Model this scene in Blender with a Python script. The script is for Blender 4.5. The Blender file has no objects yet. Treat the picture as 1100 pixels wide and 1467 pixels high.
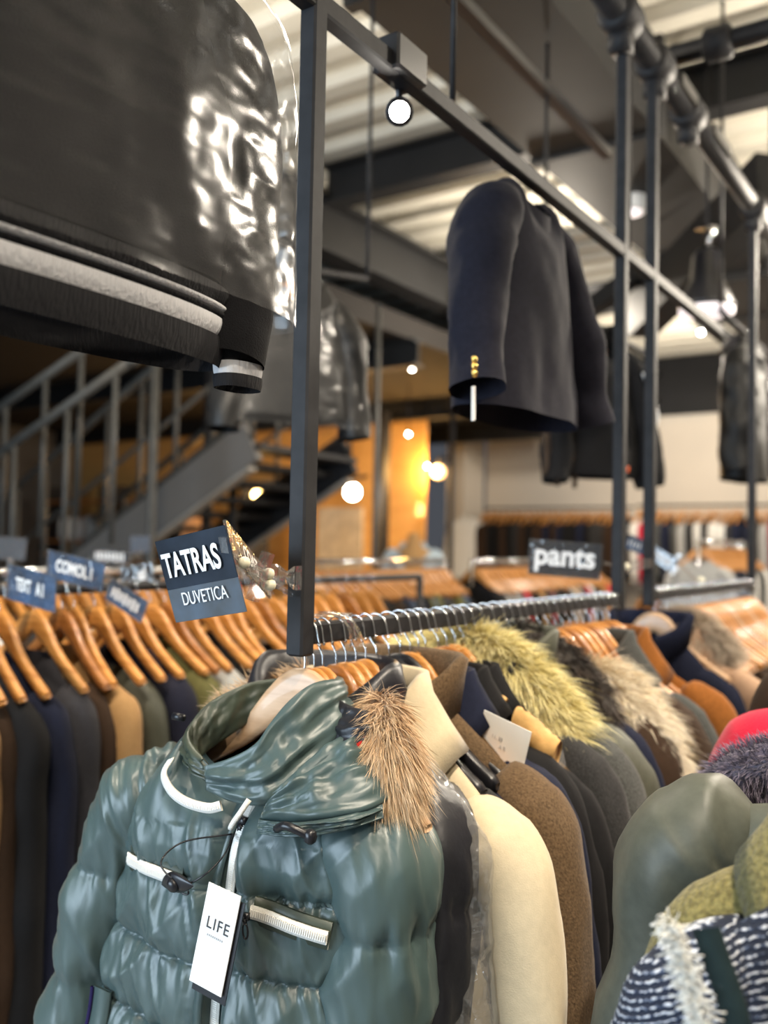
import bpy, math, random
import numpy as np
from mathutils import Matrix, Vector

random.seed(7)
rng = np.random.default_rng(11)
PI = math.pi
SC = bpy.context.scene
COL = SC.collection

# ------------------------------------------------------------------ camera
F_PX, YAW, PITCH, ROLL = 1300.0, math.radians(34), math.radians(2.07), math.radians(1.1)
EYE = np.array([0.0, 0.0, 1.55])
cam_data = bpy.data.cameras.new('camera')
cam = bpy.data.objects.new('camera', cam_data)
COL.objects.link(cam)
cam_rot = Matrix.Rotation(YAW, 4, 'Z') @ Matrix.Rotation(PI / 2 + PITCH, 4, 'X') @ Matrix.Rotation(ROLL, 4, 'Z')
cam.matrix_world = Matrix.Translation(Vector(EYE)) @ cam_rot
cam_data.sensor_fit = 'VERTICAL'
cam_data.sensor_height = 36.0
cam_data.sensor_width = 36.0
cam_data.lens = 36.0 * F_PX / 1467.0
cam_data.clip_start = 0.02
cam_data.dof.use_dof = True
cam_data.dof.focus_distance = 1.05
cam_data.dof.aperture_fstop = 2.7
SC.camera = cam
SC.view_settings.view_transform = 'Standard'
SC.view_settings.look = 'None'
SC.view_settings.exposure = 0.12
SC.view_settings.gamma = 1.0
SC.view_settings.use_curve_mapping = False
SC.cycles.caustics_reflective = False
SC.cycles.caustics_refractive = False
SC.cycles.sample_clamp_indirect = 4.0
SC.cycles.transparent_max_bounces = 16
SC.cycles.max_bounces = 8

# ------------------------------------------------------------------ world and large lights
world = bpy.data.worlds.new('world')
SC.world = world
world.use_nodes = True
world.node_tree.nodes['Background'].inputs[0].default_value = (0.80, 0.86, 1.0, 1)
world.node_tree.nodes['Background'].inputs[1].default_value = 0.08


def area_light(name, loc, target, size, energy, col, size_y=None):
    d = bpy.data.lights.new(name, 'AREA')
    d.energy = energy
    d.color = col
    d.size = size
    if size_y:
        d.shape = 'RECTANGLE'
        d.size_y = size_y
    o = bpy.data.objects.new(name, d)
    COL.objects.link(o)
    o.location = loc
    v = Vector(target) - Vector(loc)
    o.rotation_euler = v.to_track_quat('-Z', 'Y').to_euler()
    return o


# daylight that enters through the shop front behind the photographer
area_light('shopfront_daylight', (-2.3, -2.95, 1.75), (-1.0, 1.2, 1.2), 3.2, 230, (0.66, 0.83, 1.0), 2.2)


# ------------------------------------------------------------------ numeric helpers
CAM_M = np.array(cam_rot.to_3x3())


def ray(px, py):
    return CAM_M @ np.array([(px - 550) / F_PX, -(py - 733.5) / F_PX, -1.0])


def at(px, py, depth):
    return EYE + depth * ray(px, py)


def on_y(px, py, y):
    d = ray(px, py)
    return EYE + d * (y / d[1])


def on_x(px, py, x):
    d = ray(px, py)
    return EYE + d * (x / d[0])


_TAB = np.random.default_rng(3).random((128, 128))


def vnoise(x, y):
    x = np.asarray(x, float)
    y = np.asarray(y, float)
    xi = np.floor(x).astype(int)
    yi = np.floor(y).astype(int)
    fx = x - xi
    fy = y - yi
    fx = fx * fx * (3 - 2 * fx)
    fy = fy * fy * (3 - 2 * fy)
    a = _TAB[xi % 128, yi % 128]
    b = _TAB[(xi + 1) % 128, yi % 128]
    c = _TAB[xi % 128, (yi + 1) % 128]
    d = _TAB[(xi + 1) % 128, (yi + 1) % 128]
    return (a * (1 - fx) + b * fx) * (1 - fy) + (c * (1 - fx) + d * fx) * fy - 0.5


def fbm(x, y, n=3):
    s = 0
    a = 1.0
    for i in range(n):
        s = s + a * vnoise(x * 2 ** i + 17.3 * i, y * 2 ** i + 5.1 * i)
        a *= 0.5
    return s


def sstep(a, b, x):
    t = np.clip((np.asarray(x, float) - a) / (b - a), 0, 1)
    return t * t * (3 - 2 * t)


def interp_path(pts, n):
    """smooth resampling of a poly-line (Catmull-Rom)"""
    pts = np.asarray(pts, float)
    m = len(pts)
    ext = np.vstack([2 * pts[0] - pts[1], pts, 2 * pts[-1] - pts[-2]])
    out = []
    for u in np.linspace(0, m - 1, n):
        i = min(int(u), m - 2)
        t = u - i
        p0, p1, p2, p3 = ext[i], ext[i + 1], ext[i + 2], ext[i + 3]
        out.append(0.5 * ((2 * p1) + (-p0 + p2) * t + (2 * p0 - 5 * p1 + 4 * p2 - p3) * t * t + (-p0 + 3 * p1 - 3 * p2 + p3) * t ** 3))
    return np.array(out)


# ------------------------------------------------------------------ mesh helpers
class MB:
    """collects shapes into one mesh"""

    def __init__(self):
        self.v = []
        self.f = []
        self.mi = []
        self.m = 0

    def add(self, verts, faces):
        o = len(self.v)
        self.v += [tuple(map(float, p)) for p in verts]
        for f in faces:
            self.f.append(tuple(int(i) + o for i in f))
            self.mi.append(self.m)
        return self

    def box(self, c, s, rz=0.0, bev=0.0):
        cx, cy, cz = c
        hx, hy, hz = s[0] / 2, s[1] / 2, s[2] / 2
        if bev <= 0:
            vs = [(x, y, z) for x in (-hx, hx) for y in (-hy, hy) for z in (-hz, hz)]
            fs = [(0, 1, 3, 2), (4, 6, 7, 5), (0, 4, 5, 1), (2, 3, 7, 6), (0, 2, 6, 4), (1, 5, 7, 3)]
        else:
            b = min(bev, hx * .9, hy * .9, hz * .9)
            vs = []
            for z, k in ((-hz, b), (-hz + b, 0), (hz - b, 0), (hz, b)):
                for (x, y) in ((-hx + b, -hy), (hx - b, -hy), (hx, -hy + b), (hx, hy - b), (hx - b, hy), (-hx + b, hy), (-hx, hy - b), (-hx, -hy + b)):
                    vs.append((x - math.copysign(k, x) * (abs(x) > hx - b - 1e-9), y - math.copysign(k, y) * (abs(y) > hy - b - 1e-9), z))
            fs = [tuple(range(7, -1, -1)), tuple(range(24, 32))]
            for r in range(3):
                for i in range(8):
                    j = (i + 1) % 8
                    fs.append((r * 8 + i, r * 8 + j, r * 8 + 8 + j, r * 8 + 8 + i))
        c_, s_ = math.cos(rz), math.sin(rz)
        return self.add([(cx + x * c_ - y * s_, cy + x * s_ + y * c_, cz + z) for x, y, z in vs], fs)

    def beam(self, a, b, w, h, up=(0, 0, 1)):
        """box bar from a to b, w wide and h high"""
        a = np.array(a, float)
        b = np.array(b, float)
        t = (b - a) / np.linalg.norm(b - a)
        u = np.array(up, float)
        s = np.cross(t, u)
        s /= np.linalg.norm(s)
        u = np.cross(s, t)
        vs = []
        for p in (a, b):
            for i, j in ((-1, -1), (1, -1), (1, 1), (-1, 1)):
                vs.append(p + s * i * w / 2 + u * j * h / 2)
        return self.add(vs, [(3, 2, 1, 0), (4, 5, 6, 7), (0, 1, 5, 4), (1, 2, 6, 5), (2, 3, 7, 6), (3, 0, 4, 7)])

    def hbeam(self, a, b, w, h, t=0.02):
        """H-section steel from a to b"""
        a = np.array(a, float)
        b = np.array(b, float)
        up = np.array([0, 0, 1.0])
        self.beam(a + up * (h / 2 - t / 2), b + up * (h / 2 - t / 2), w, t)
        self.beam(a - up * (h / 2 - t / 2), b - up * (h / 2 - t / 2), w, t)
        return self.beam(a, b, t, h - 2 * t)

    def tube(self, pts, r, n=8, closed=False):
        P = np.asarray(pts, float)
        m = len(P)
        R = np.full(m, r) if np.isscalar(r) else np.asarray(r, float)
        T = np.gradient(P, axis=0)
        T /= np.linalg.norm(T, axis=1)[:, None] + 1e-12
        ref = np.array([0.0, 0.0, 1.0])
        if abs(T[0] @ ref) > 0.9:
            ref = np.array([0.0, 1.0, 0.0])
        N = np.cross(T[0], ref)
        vs = []
        for i in range(m):
            N = N - T[i] * (N @ T[i])
            N /= np.linalg.norm(N) + 1e-12
            B = np.cross(T[i], N)
            for k in range(n):
                a = 2 * PI * k / n
                vs.append(P[i] + R[i] * (math.cos(a) * N + math.sin(a) * B))
        fs = []
        for i in range(m - 1):
            for k in range(n):
                j = (k + 1) % n
                fs.append((i * n + k, i * n + j, (i + 1) * n + j, (i + 1) * n + k))
        fs.append(tuple(range(n - 1, -1, -1)))
        fs.append(tuple((m - 1) * n + k for k in range(n)))
        return self.add(vs, fs)

    def lathe(self, c, prof, n=20, axis='Z'):
        vs = []
        for r, z in prof:
            for k in range(n):
                a = 2 * PI * k / n
                p = (r * math.cos(a), r * math.sin(a), z)
                if axis == 'X':
                    p = (p[2], p[0], p[1])
                elif axis == 'Y':
                    p = (p[0], p[2], p[1])
                vs.append((c[0] + p[0], c[1] + p[1], c[2] + p[2]))
        fs = []
        for i in range(len(prof) - 1):
            for k in range(n):
                j = (k + 1) % n
                fs.append((i * n + k, i * n + j, (i + 1) * n + j, (i + 1) * n + k))
        fs.append(tuple(range(n - 1, -1, -1)))
        fs.append(tuple((len(prof) - 1) * n + k for k in range(n)))
        return self.add(vs, fs)

    def grid(self, P, wrap=False):
        m, n = P.shape[:2]
        fs = []
        for i in range(m - 1):
            for k in range(n if wrap else n - 1):
                j = (k + 1) % n
                fs.append((i * n + k, i * n + j, (i + 1) * n + j, (i + 1) * n + k))
        return self.add(P.reshape(-1, 3), fs)

    def mesh(self, name, mats, smooth=True):
        me = bpy.data.meshes.new(name)
        me.from_pydata(self.v, [], self.f)
        for m in (mats if isinstance(mats, (list, tuple)) else [mats]):
            me.materials.append(m)
        me.polygons.foreach_set('material_index', self.mi)
        if smooth:
            me.polygons.foreach_set('use_smooth', [True] * len(me.polygons))
        me.update()
        return me

    def build(self, name, mats, parent=None, smooth=True, sharp=None):
        me = self.mesh(name, mats, smooth)
        if sharp is not None:
            me.set_sharp_from_angle(angle=math.radians(sharp))
        return link(name, me, parent)


def link(name, me, parent=None):
    o = bpy.data.objects.new(name, me)
    COL.objects.link(o)
    if parent is not None:
        o.parent = parent
    return o


def np_mesh(name, V, Q, mat, smooth=True):
    """mesh from numpy vertices and an (n,4) quad array"""
    me = bpy.data.meshes.new(name)
    me.vertices.add(len(V))
    me.vertices.foreach_set('co', np.asarray(V, np.float32).ravel())
    n = len(Q)
    k = Q.shape[1]
    me.loops.add(n * k)
    me.polygons.add(n)
    me.loops.foreach_set('vertex_index', Q.astype(np.int32).ravel())
    me.polygons.foreach_set('loop_start', np.arange(0, n * k, k, dtype=np.int32))
    if smooth:
        me.polygons.foreach_set('use_smooth', np.ones(n, bool))
    for m in (mat if isinstance(mat, (list, tuple)) else [mat]):
        me.materials.append(m)
    me.update(calc_edges=True)
    return me


def grid_quads(m, n, wrap=False, off=0):
    i = np.arange(m - 1)[:, None]
    k = np.arange(n if wrap else n - 1)[None, :]
    j = (k + 1) % n
    q = np.stack([i * n + k + 0 * j, i * n + j, (i + 1) * n + j, (i + 1) * n + k + 0 * j], -1)
    return q.reshape(-1, 4) + off


def grid_normals(P, wrap):
    if wrap:
        du = np.roll(P, -1, 1) - np.roll(P, 1, 1)
    else:
        du = np.gradient(P, axis=1)
    dv = np.gradient(P, axis=0)
    N = np.cross(du, dv)
    N /= np.linalg.norm(N, axis=2)[..., None] + 1e-9
    return N


def tag(o, label, cat=None, group=None, kind=None):
    if label:
        o['label'] = label
    if cat:
        o['category'] = cat
    if group:
        o['group'] = group
    if kind:
        o['kind'] = kind
    return o


def thing(name, label, cat, loc=(0, 0, 0), rz=0.0, group=None):
    o = bpy.data.objects.new(name, None)
    o.empty_display_size = 0.05
    COL.objects.link(o)
    o.location = loc
    o.rotation_euler = (0, 0, rz)
    return tag(o, label, cat, group)


def copy_tree(o, parent=None):
    c = o.copy()
    COL.objects.link(c)
    c.parent = parent
    for ch in list(o.children):
        copy_tree(ch, c)
    return c


# ------------------------------------------------------------------ materials
MAT = {}


def mat(name, col, rough=0.6, spec=0.5, metal=0.0, sheen=0.0, var=0.0, scale=40.0, bump=0.0, bscale=None, stretch=(1, 1, 1),
        emit=None, estr=0.0, col2=None, coat=0.0, detail=3.0, sheen_col=None):
    if name in MAT:
        return MAT[name]
    m = bpy.data.materials.new(name)
    m.use_nodes = True
    nt = m.node_tree
    b = nt.nodes['Principled BSDF']
    c = (*col, 1)
    b.inputs['Base Color'].default_value = c
    b.inputs['Roughness'].default_value = rough
    b.inputs['Specular IOR Level'].default_value = spec
    b.inputs['Metallic'].default_value = metal
    if sheen:
        b.inputs['Sheen Weight'].default_value = sheen
        b.inputs['Sheen Roughness'].default_value = 0.5
        if sheen_col:
            b.inputs['Sheen Tint'].default_value = (*sheen_col, 1)
    if coat:
        b.inputs['Coat Weight'].default_value = coat
        b.inputs['Coat Roughness'].default_value = 0.15
    if emit:
        b.inputs['Emission Color'].default_value = (*emit, 1)
        b.inputs['Emission Strength'].default_value = estr
    if var or bump or col2:
        tc = nt.nodes.new('ShaderNodeTexCoord')
        mp = nt.nodes.new('ShaderNodeMapping')
        mp.inputs['Scale'].default_value = stretch
        nt.links.new(tc.outputs['Object'], mp.inputs['Vector'])
        if var or col2:
            n = nt.nodes.new('ShaderNodeTexNoise')
            n.inputs['Scale'].default_value = scale
            n.inputs['Detail'].default_value = detail
            nt.links.new(mp.outputs[0], n.inputs['Vector'])
            r = nt.nodes.new('ShaderNodeValToRGB')
            r.color_ramp.elements[0].position = 0.3
            r.color_ramp.elements[1].position = 0.7
            lo = tuple(max(0, x * (1 - var)) for x in col)
            hi = col2 if col2 else tuple(min(1, x * (1 + var)) for x in col)
            r.color_ramp.elements[0].color = (*lo, 1)
            r.color_ramp.elements[1].color = (*hi, 1)
            nt.links.new(n.outputs['Fac'], r.inputs['Fac'])
            nt.links.new(r.outputs['Color'], b.inputs['Base Color'])
        if bump:
            n2 = nt.nodes.new('ShaderNodeTexNoise')
            n2.inputs['Scale'].default_value = bscale or scale
            n2.inputs['Detail'].default_value = 4
            nt.links.new(mp.outputs[0], n2.inputs['Vector'])
            bp = nt.nodes.new('ShaderNodeBump')
            bp.inputs['Strength'].default_value = bump
            bp.inputs['Distance'].default_value = 0.004
            nt.links.new(n2.outputs['Fac'], bp.inputs['Height'])
            nt.links.new(bp.outputs[0], b.inputs['Normal'])
    MAT[name] = m
    return m


def plastic_mat(name, tint=(1, 1, 1), base=0.06, edge=0.75, rough=0.06, bump=0.9, bscale=18.0, milky=0.03):
    m = bpy.data.materials.new(name)
    m.use_nodes = True
    nt = m.node_tree
    nt.nodes.remove(nt.nodes['Principled BSDF'])
    out = nt.nodes['Material Output']
    tr = nt.nodes.new('ShaderNodeBsdfTransparent')
    tr.inputs[0].default_value = (*[0.97 * t for t in tint], 1)
    gl = nt.nodes.new('ShaderNodeBsdfGlossy')
    gl.inputs['Roughness'].default_value = rough
    gl.inputs['Color'].default_value = (0.95, 0.95, 0.95, 1)
    df = nt.nodes.new('ShaderNodeBsdfDiffuse')
    df.inputs['Color'].default_value = (0.85, 0.85, 0.85, 1)
    fr = nt.nodes.new('ShaderNodeLayerWeight')
    fr.inputs['Blend'].default_value = 0.25
    mr = nt.nodes.new('ShaderNodeMapRange')
    mr.inputs['To Min'].default_value = base
    mr.inputs['To Max'].default_value = edge
    mx = nt.nodes.new('ShaderNodeMixShader')
    mx2 = nt.nodes.new('ShaderNodeMixShader')
    mx2.inputs[0].default_value = milky
    if bump:
        tc = nt.nodes.new('ShaderNodeTexCoord')
        n = nt.nodes.new('ShaderNodeTexVoronoi')
        n.feature = 'SMOOTH_F1'
        n.inputs['Scale'].default_value = bscale
        nz = nt.nodes.new('ShaderNodeTexNoise')
        nz.inputs['Scale'].default_value = bscale * 0.5
        nz.inputs['Distortion'].default_value = 1.5
        bp = nt.nodes.new('ShaderNodeBump')
        bp.inputs['Strength'].default_value = bump
        bp.inputs['Distance'].default_value = 0.012
        ad = nt.nodes.new('ShaderNodeMath')
        ad.operation = 'ADD'
        nt.links.new(tc.outputs['Object'], n.inputs['Vector'])
        nt.links.new(tc.outputs['Object'], nz.inputs['Vector'])
        nt.links.new(n.outputs['Distance'], ad.inputs[0])
        nt.links.new(nz.outputs['Fac'], ad.inputs[1])
        nt.links.new(ad.outputs[0], bp.inputs['Height'])
        nt.links.new(bp.outputs[0], gl.inputs['Normal'])
        nt.links.new(bp.outputs[0], fr.inputs['Normal'])
    nt.links.new(fr.outputs['Facing'], mr.inputs['Value'])
    nt.links.new(mr.outputs[0], mx.inputs[0])
    nt.links.new(tr.outputs[0], mx.inputs[1])
    nt.links.new(gl.outputs[0], mx.inputs[2])
    nt.links.new(mx.outputs[0], mx2.inputs[1])
    nt.links.new(df.outputs[0], mx2.inputs[2])
    nt.links.new(mx2.outputs[0], out.inputs['Surface'])
    return m


def wood_mat(name, c1, c2, rough=0.35, scale=9.0):
    m = bpy.data.materials.new(name)
    m.use_nodes = True
    nt = m.node_tree
    b = nt.nodes['Principled BSDF']
    tc = nt.nodes.new('ShaderNodeTexCoord')
    mp = nt.nodes.new('ShaderNodeMapping')
    mp.inputs['Scale'].default_value = (1, 6, 9)
    n = nt.nodes.new('ShaderNodeTexNoise')
    n.inputs['Scale'].default_value = scale
    n.inputs['Detail'].default_value = 5
    n.inputs['Distortion'].default_value = 0.6
    r = nt.nodes.new('ShaderNodeValToRGB')
    r.color_ramp.elements[0].position = 0.3
    r.color_ramp.elements[1].position = 0.72
    r.color_ramp.elements[0].color = (*c1, 1)
    r.color_ramp.elements[1].color = (*c2, 1)
    nt.links.new(tc.outputs['Object'], mp.inputs[0])
    nt.links.new(mp.outputs[0], n.inputs['Vector'])
    nt.links.new(n.outputs['Fac'], r.inputs[0])
    nt.links.new(r.outputs[0], b.inputs['Base Color'])
    b.inputs['Roughness'].default_value = rough
    b.inputs['Coat Weight'].default_value = 0.3
    MAT[name] = m
    return m


def wool(name, col, **k):
    a = dict(rough=0.95, spec=0.12, sheen=0.10, var=0.35, scale=260, bump=0.35, bscale=330)
    a.update(k)
    return mat(name, col, **a)


def cloth(name, col, **k):
    a = dict(rough=0.85, spec=0.15, sheen=0.02, var=0.12, scale=90, bump=0.15, bscale=500)
    a.update(k)
    return mat(name, col, **a)


def nylon(name, col, **k):
    a = dict(rough=0.38, spec=0.6, var=0.18, scale=7, bump=0.12, bscale=120)
    a.update(k)
    return mat(name, col, **a)


M_STEEL = mat('black_painted_steel', (0.016, 0.016, 0.018), 0.6, 0.3, var=0.3, scale=30, bump=0.05, bscale=90)
M_STEEL_GREY = mat('grey_painted_steel', (0.07, 0.068, 0.062), 0.5, 0.4, var=0.15, scale=14)
M_CHROME = mat('chrome_wire', (0.75, 0.76, 0.78), 0.16, 0.5, 1.0)
M_WOOD = wood_mat('lacquered_hanger_wood', (0.42, 0.17, 0.035), (0.66, 0.31, 0.085))
M_WOOD_PALE = wood_mat('pale_beech_wood', (0.50, 0.30, 0.16), (0.66, 0.44, 0.27), 0.4)
M_WOOD_DARK = wood_mat('brown_hanger_wood', (0.25, 0.09, 0.02), (0.42, 0.17, 0.045))
M_BLACKPL = mat('black_plastic', (0.012, 0.012, 0.015), 0.3, 0.5)
M_WHITEPL = mat('white_plastic', (0.75, 0.75, 0.73), 0.45, 0.4)
M_CLEAR = plastic_mat('clear_acrylic', base=0.06, edge=0.75, rough=0.05, bump=0.25, bscale=60, milky=0.035)
M_BAG = plastic_mat('clear_polythene', base=0.022, edge=0.13, rough=0.20, bump=0.25, bscale=6, milky=0.02)
M_BAG_FINE = plastic_mat('crinkled_polythene', base=0.09, edge=0.75, rough=0.07, bump=1.0, bscale=30, milky=0.09)
M_PAPER = mat('white_card', (0.82, 0.82, 0.80), 0.7, 0.3)
M_INK = mat('dark_ink', (0.03, 0.03, 0.035), 0.6)
M_INK_GREY = mat('grey_ink', (0.35, 0.35, 0.36), 0.6)
M_WHITEINK = mat('white_print', (0.85, 0.85, 0.84), 0.5)
M_SIGN = mat('black_sign_print', (0.02, 0.022, 0.026), 0.22, 0.6, coat=0.5)
M_SIGN_BLUE = mat('slate_sign_print', (0.020, 0.028, 0.042), 0.25, 0.4, var=0.5, scale=14)
M_SIGN_GREY = mat('grey_sign_print', (0.10, 0.098, 0.088), 0.3, 0.4, var=0.3, scale=18, col2=(0.10, 0.13, 0.17))
M_SIGN_SKY = mat('print_with_painted_sky', (0.02, 0.024, 0.034), 0.25, 0.5, scale=16, col2=(0.07, 0.16, 0.33), var=0.2)  # blue sky reflection mottled into the dark print colour


# ------------------------------------------------------------------ the setting
def struct(name, mb, m, parent=None, smooth=False):
    o = mb.build(name, m, parent, smooth)
    if parent is None:
        o['kind'] = 'structure'
    return o


X0, X1, Y0, Y1 = -11.0, 2.2, -3.0, 11.0
ZC = 3.88
M_FLOOR = mat('concrete_floor', (0.36, 0.35, 0.33), 0.55, 0.4, var=0.15, scale=3)
M_WALLW = mat('white_wall_paint', (0.62, 0.57, 0.50), 0.85, 0.2, var=0.03, scale=2)
M_WALLB = mat('black_wall_paint', (0.022, 0.022, 0.023), 0.8, 0.2)
M_WALLG = mat('dark_grey_wall_paint', (0.10, 0.095, 0.09), 0.85, 0.2)
M_DECK = mat('cream_steel_deck', (0.60, 0.57, 0.49), 0.45, 0.4, var=0.08, scale=2.2)
M_PLY = wood_mat('plywood_panel', (0.55, 0.29, 0.08), (0.66, 0.37, 0.12), 0.6, 2.0)
M_GIRDER = mat('dark_girder_paint', (0.011, 0.011, 0.0115), 0.6, 0.3, var=0.2, scale=4)
M_UNDER = mat('dark_soffit_paint', (0.025, 0.022, 0.02), 0.8, 0.2)

struct('floor', MB().box(((X0 + X1) / 2, (Y0 + Y1) / 2, -0.05), (X1 - X0, Y1 - Y0, 0.1)), M_FLOOR)

# corrugated roof deck, ribs run across the rails
per, prof = 0.30, [(0.0, 0.0), (0.11, 0.0), (0.14, 0.055), (0.27, 0.055)]
ys, zs = [], []
y = Y0
while y < Y1:
    for a, b in prof:
        ys.append(y + a)
        zs.append(ZC + b)
    y += per
mb = MB()
P = np.array([[(x, yy, zz) for yy, zz in zip(ys, zs)] for x in (X0, X1)])
mb.grid(P)
P2 = P.copy()
P2[..., 2] = ZC + 0.12
mb.grid(P2[:, ::-1])
struct('ceiling', mb, M_DECK)

# far wall: white below, black band above, timber-lined room beside it
XW = -5.75
w = struct('wall_far', MB().box(((XW + X1) / 2, Y1 + 0.05, 1.6), (X1 - XW, 0.1, 3.2)), M_WALLW)
struct('wall_upper_far', MB().box(((XW + X1) / 2, Y1 + 0.04, 3.56), (X1 - XW, 0.1, 0.76)), M_WALLB)
struct('wall_right', MB().box((X1 + 0.05, (Y0 + Y1) / 2, 2.0), (0.1, Y1 - Y0, 4.0)), M_WALLG)
struct('wall_left', MB().box((X0 - 0.05, (Y0 + Y1) / 2, 2.0), (0.1, Y1 - Y0, 4.0)), M_WALLG)
plywall = bpy.data.objects.new('wall_timber', None)
COL.objects.link(plywall)
plywall['kind'] = 'structure'
xx = X0
ppm = MB().box((0, 0, 1.5), (1.19, 0.03, 3.0)).mesh('plywood_sheet', M_PLY, False)
while xx < -5.1:
    o = link('plywood_sheet', ppm, plywall)
    o.location = (xx + 0.6, 8.2 + random.uniform(-.004, .004), 0)
    xx += 1.2
struct('trim_1', MB().box((XW - 0.13, Y1 - 0.35, 1.6), (0.26, 0.55, 3.2)), M_WALLW)       # bright pier end
# shop front wall behind the photographer with its window
mb = MB()
mb.box(((X0 - 4.0) / 2, Y0 - 0.05, 2), (-4.0 - X0, 0.1, 4))
mb.box(((X1 - 0.6) / 2, Y0 - 0.05, 2), (X1 + 0.6, 0.1, 4))
mb.box((-2.3, Y0 - 0.05, 0.3), (3.4, 0.1, 0.6))
mb.box((-2.3, Y0 - 0.05, 3.45), (3.4, 0.1, 1.1))
struct('wall_back', mb, M_WALLG)
wn = bpy.data.objects.new('window_1', None)
COL.objects.link(wn)
wn['kind'] = 'structure'
mb = MB()
for xx in (-3.98, -2.3, -0.62):
    mb.box((xx, Y0 - 0.05, 1.75), (0.06, 0.08, 2.3))
for zz in (0.62, 2.88):
    mb.box((-2.3, Y0 - 0.05, zz), (3.4, 0.08, 0.06))
mb.build('window_frame', M_STEEL, wn, False)

# mezzanine over the far left part
mb = MB()
mb.box(((X0 - 3.55) / 2, 6.6, 3.14), (-3.55 - X0, 8.6, 0.16))
struct('ceiling_mezzanine', mb, M_UNDER)
mb = MB()
mb.hbeam((-3.45, -2.9, 3.50), (-3.45, 10.9, 3.50), 0.20, 0.34, 0.025)
struct('trim_2', mb, M_GIRDER)
mb = MB()
for yy in (3.2, 5.6, 8.0, 10.0):
    mb.hbeam((X0, yy, 2.96), (-3.5, yy, 2.96), 0.14, 0.2)
struct('trim_3', mb, M_GIRDER)


# ------------------------------------------------------------------ steelwork under the roof (things)
def girder(name, label, mbd, m=M_GIRDER, cat='beam', group=None):
    o = mbd.build(name, m, None, False)
    return tag(o, label, cat, group)


g = thing('ventilation_duct', 'wide dark box duct running under the roof above the rails', 'duct', (0, 0, 0))
MB().box((-1.47, 4.4, 3.53), (0.56, 13.0, 0.40)).build('casing', M_GIRDER, g, False)
for yy in (2.35, 3.8, 5.4, 7.2):
    MB().box((-1.47, yy, 3.53), (0.60, 0.05, 0.44)).build('flange', M_GIRDER, g, False)
for i, (ya, xa, xb) in enumerate(((4.36, -3.4, X1), (7.6, -3.4, X1))):
    girder('cross_beam', ['dark steel cross beam under the roof nearest the spotlight', 'dark steel cross beam under the roof near the white wall'][i],
           MB().hbeam((xa, ya, 3.74), (xb, ya, 3.74), 0.14, 0.24))
girder('tie_beam', 'long dark tie beam running level across the shop behind the blazer',
       MB().hbeam((-3.4, 5.9, 3.28), (X1, 6.2, 3.42), 0.1, 0.13))
# diagonal braces
a, b = at(812, 468, 5.6), at(912, 392, 5.2)
girder('diagonal_brace', 'slanting dark brace rising to the posts beside the black winged jacket', MB().beam(a, b, 0.09, 0.10))
a, b = at(915, 455, 5.4), at(1110, 258, 4.0)
girder('diagonal_brace', 'broad slanting brace rising past the round lamp shade', MB().beam(a, b, 0.16, 0.26))
a, b = at(930, 395, 5.0), at(1065, 505, 5.6)
girder('diagonal_brace', 'thin slanting brace carrying a lit spotlight below the round lamp', MB().beam(a, b, 0.06, 0.07).tube([a, (a[0], a[1], 3.325)], .012, 6))

# upper scaffold pipe in line with the rails
pipe = thing('scaffold_pipe', 'thick dark scaffold pipe with clamps above the hanging rails', 'pipe')
MB().tube([(-0.76, 1.2, 2.86), (-0.76, 5.4, 2.86)], 0.032, 12).build('pipe', M_STEEL, pipe)
for yy in (2.13, 2.40, 2.72, 3.6):
    c = MB()
    c.lathe((-0.76, yy - 0.05, 2.86), [(0.036, 0), (0.05, 0.01), (0.05, 0.09), (0.036, 0.10)], 12, 'Y')
    c.box((-0.76, yy, 2.80), (0.05, 0.05, 0.06))
    c.build('clamp', M_STEEL, pipe)
for i in range(2):
    MB().box((-0.725, 2.62 + i * 0.36, 2.87), (0.012, 0.20, 0.035)).build('bracket_plate', M_STEEL_GREY, pipe, False)
cp = thing('scaffold_pipe', 'dark scaffold pipe crossing over the hanging rails at right angles', 'pipe')
MB().tube([(-0.80, 2.50, 2.93), (1.2, 2.50, 2.93)], 0.028, 10).build('pipe', M_STEEL, cp)
c = MB().lathe((-0.66, 2.50, 2.93), [(0.03, 0), (0.045, 0.01), (0.045, 0.07), (0.03, 0.08)], 12, 'X')
c.build('clamp', M_STEEL, cp)

# ------------------------------------------------------------------ hanging clothes rails (posts, low rail)
XR, ZR = -0.76, 1.43


def hung_rail(label, ya, yb, ztop=2.84, x=XR, z=ZR, w=0.028, m_post=None, group=None):
    r = thing('hanging_rail', label, 'clothes rail', (x, ya, z), 0, group)
    for yy in (0, yb - ya):
        MB().box((0, yy, (ztop - z) / 2 - w / 2), (w, w, ztop - z + w), 0, 0.003).build('post', m_post or M_STEEL, r, False)
    MB().box((0, (yb - ya) / 2, 0), (w * 0.8, yb - ya - w, w), 0, 0.003).build('rail', M_STEEL, r, False)
    return r


hung_rail('black square-tube hanging rail carrying the green puffer jacket', 0.935, 2.150)
hung_rail('black square-tube hanging rail behind the pants sign with orange hangers', 2.385, 3.60)
tb = thing('display_bar', 'black square bar running high along the rails with a lit spotlight', 'bar', (XR, 0, 2.28))
MB().box((0, 1.5, 0), (0.026, 3.2, 0.03), 0, 0.003).build('bar', M_STEEL, tb, False)
for yy in (1.31, 2.2):
    MB().tube([(0, yy, 0), (0, yy, 0.57)], 0.006, 6).build('drop_rod', M_STEEL, tb)

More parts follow.
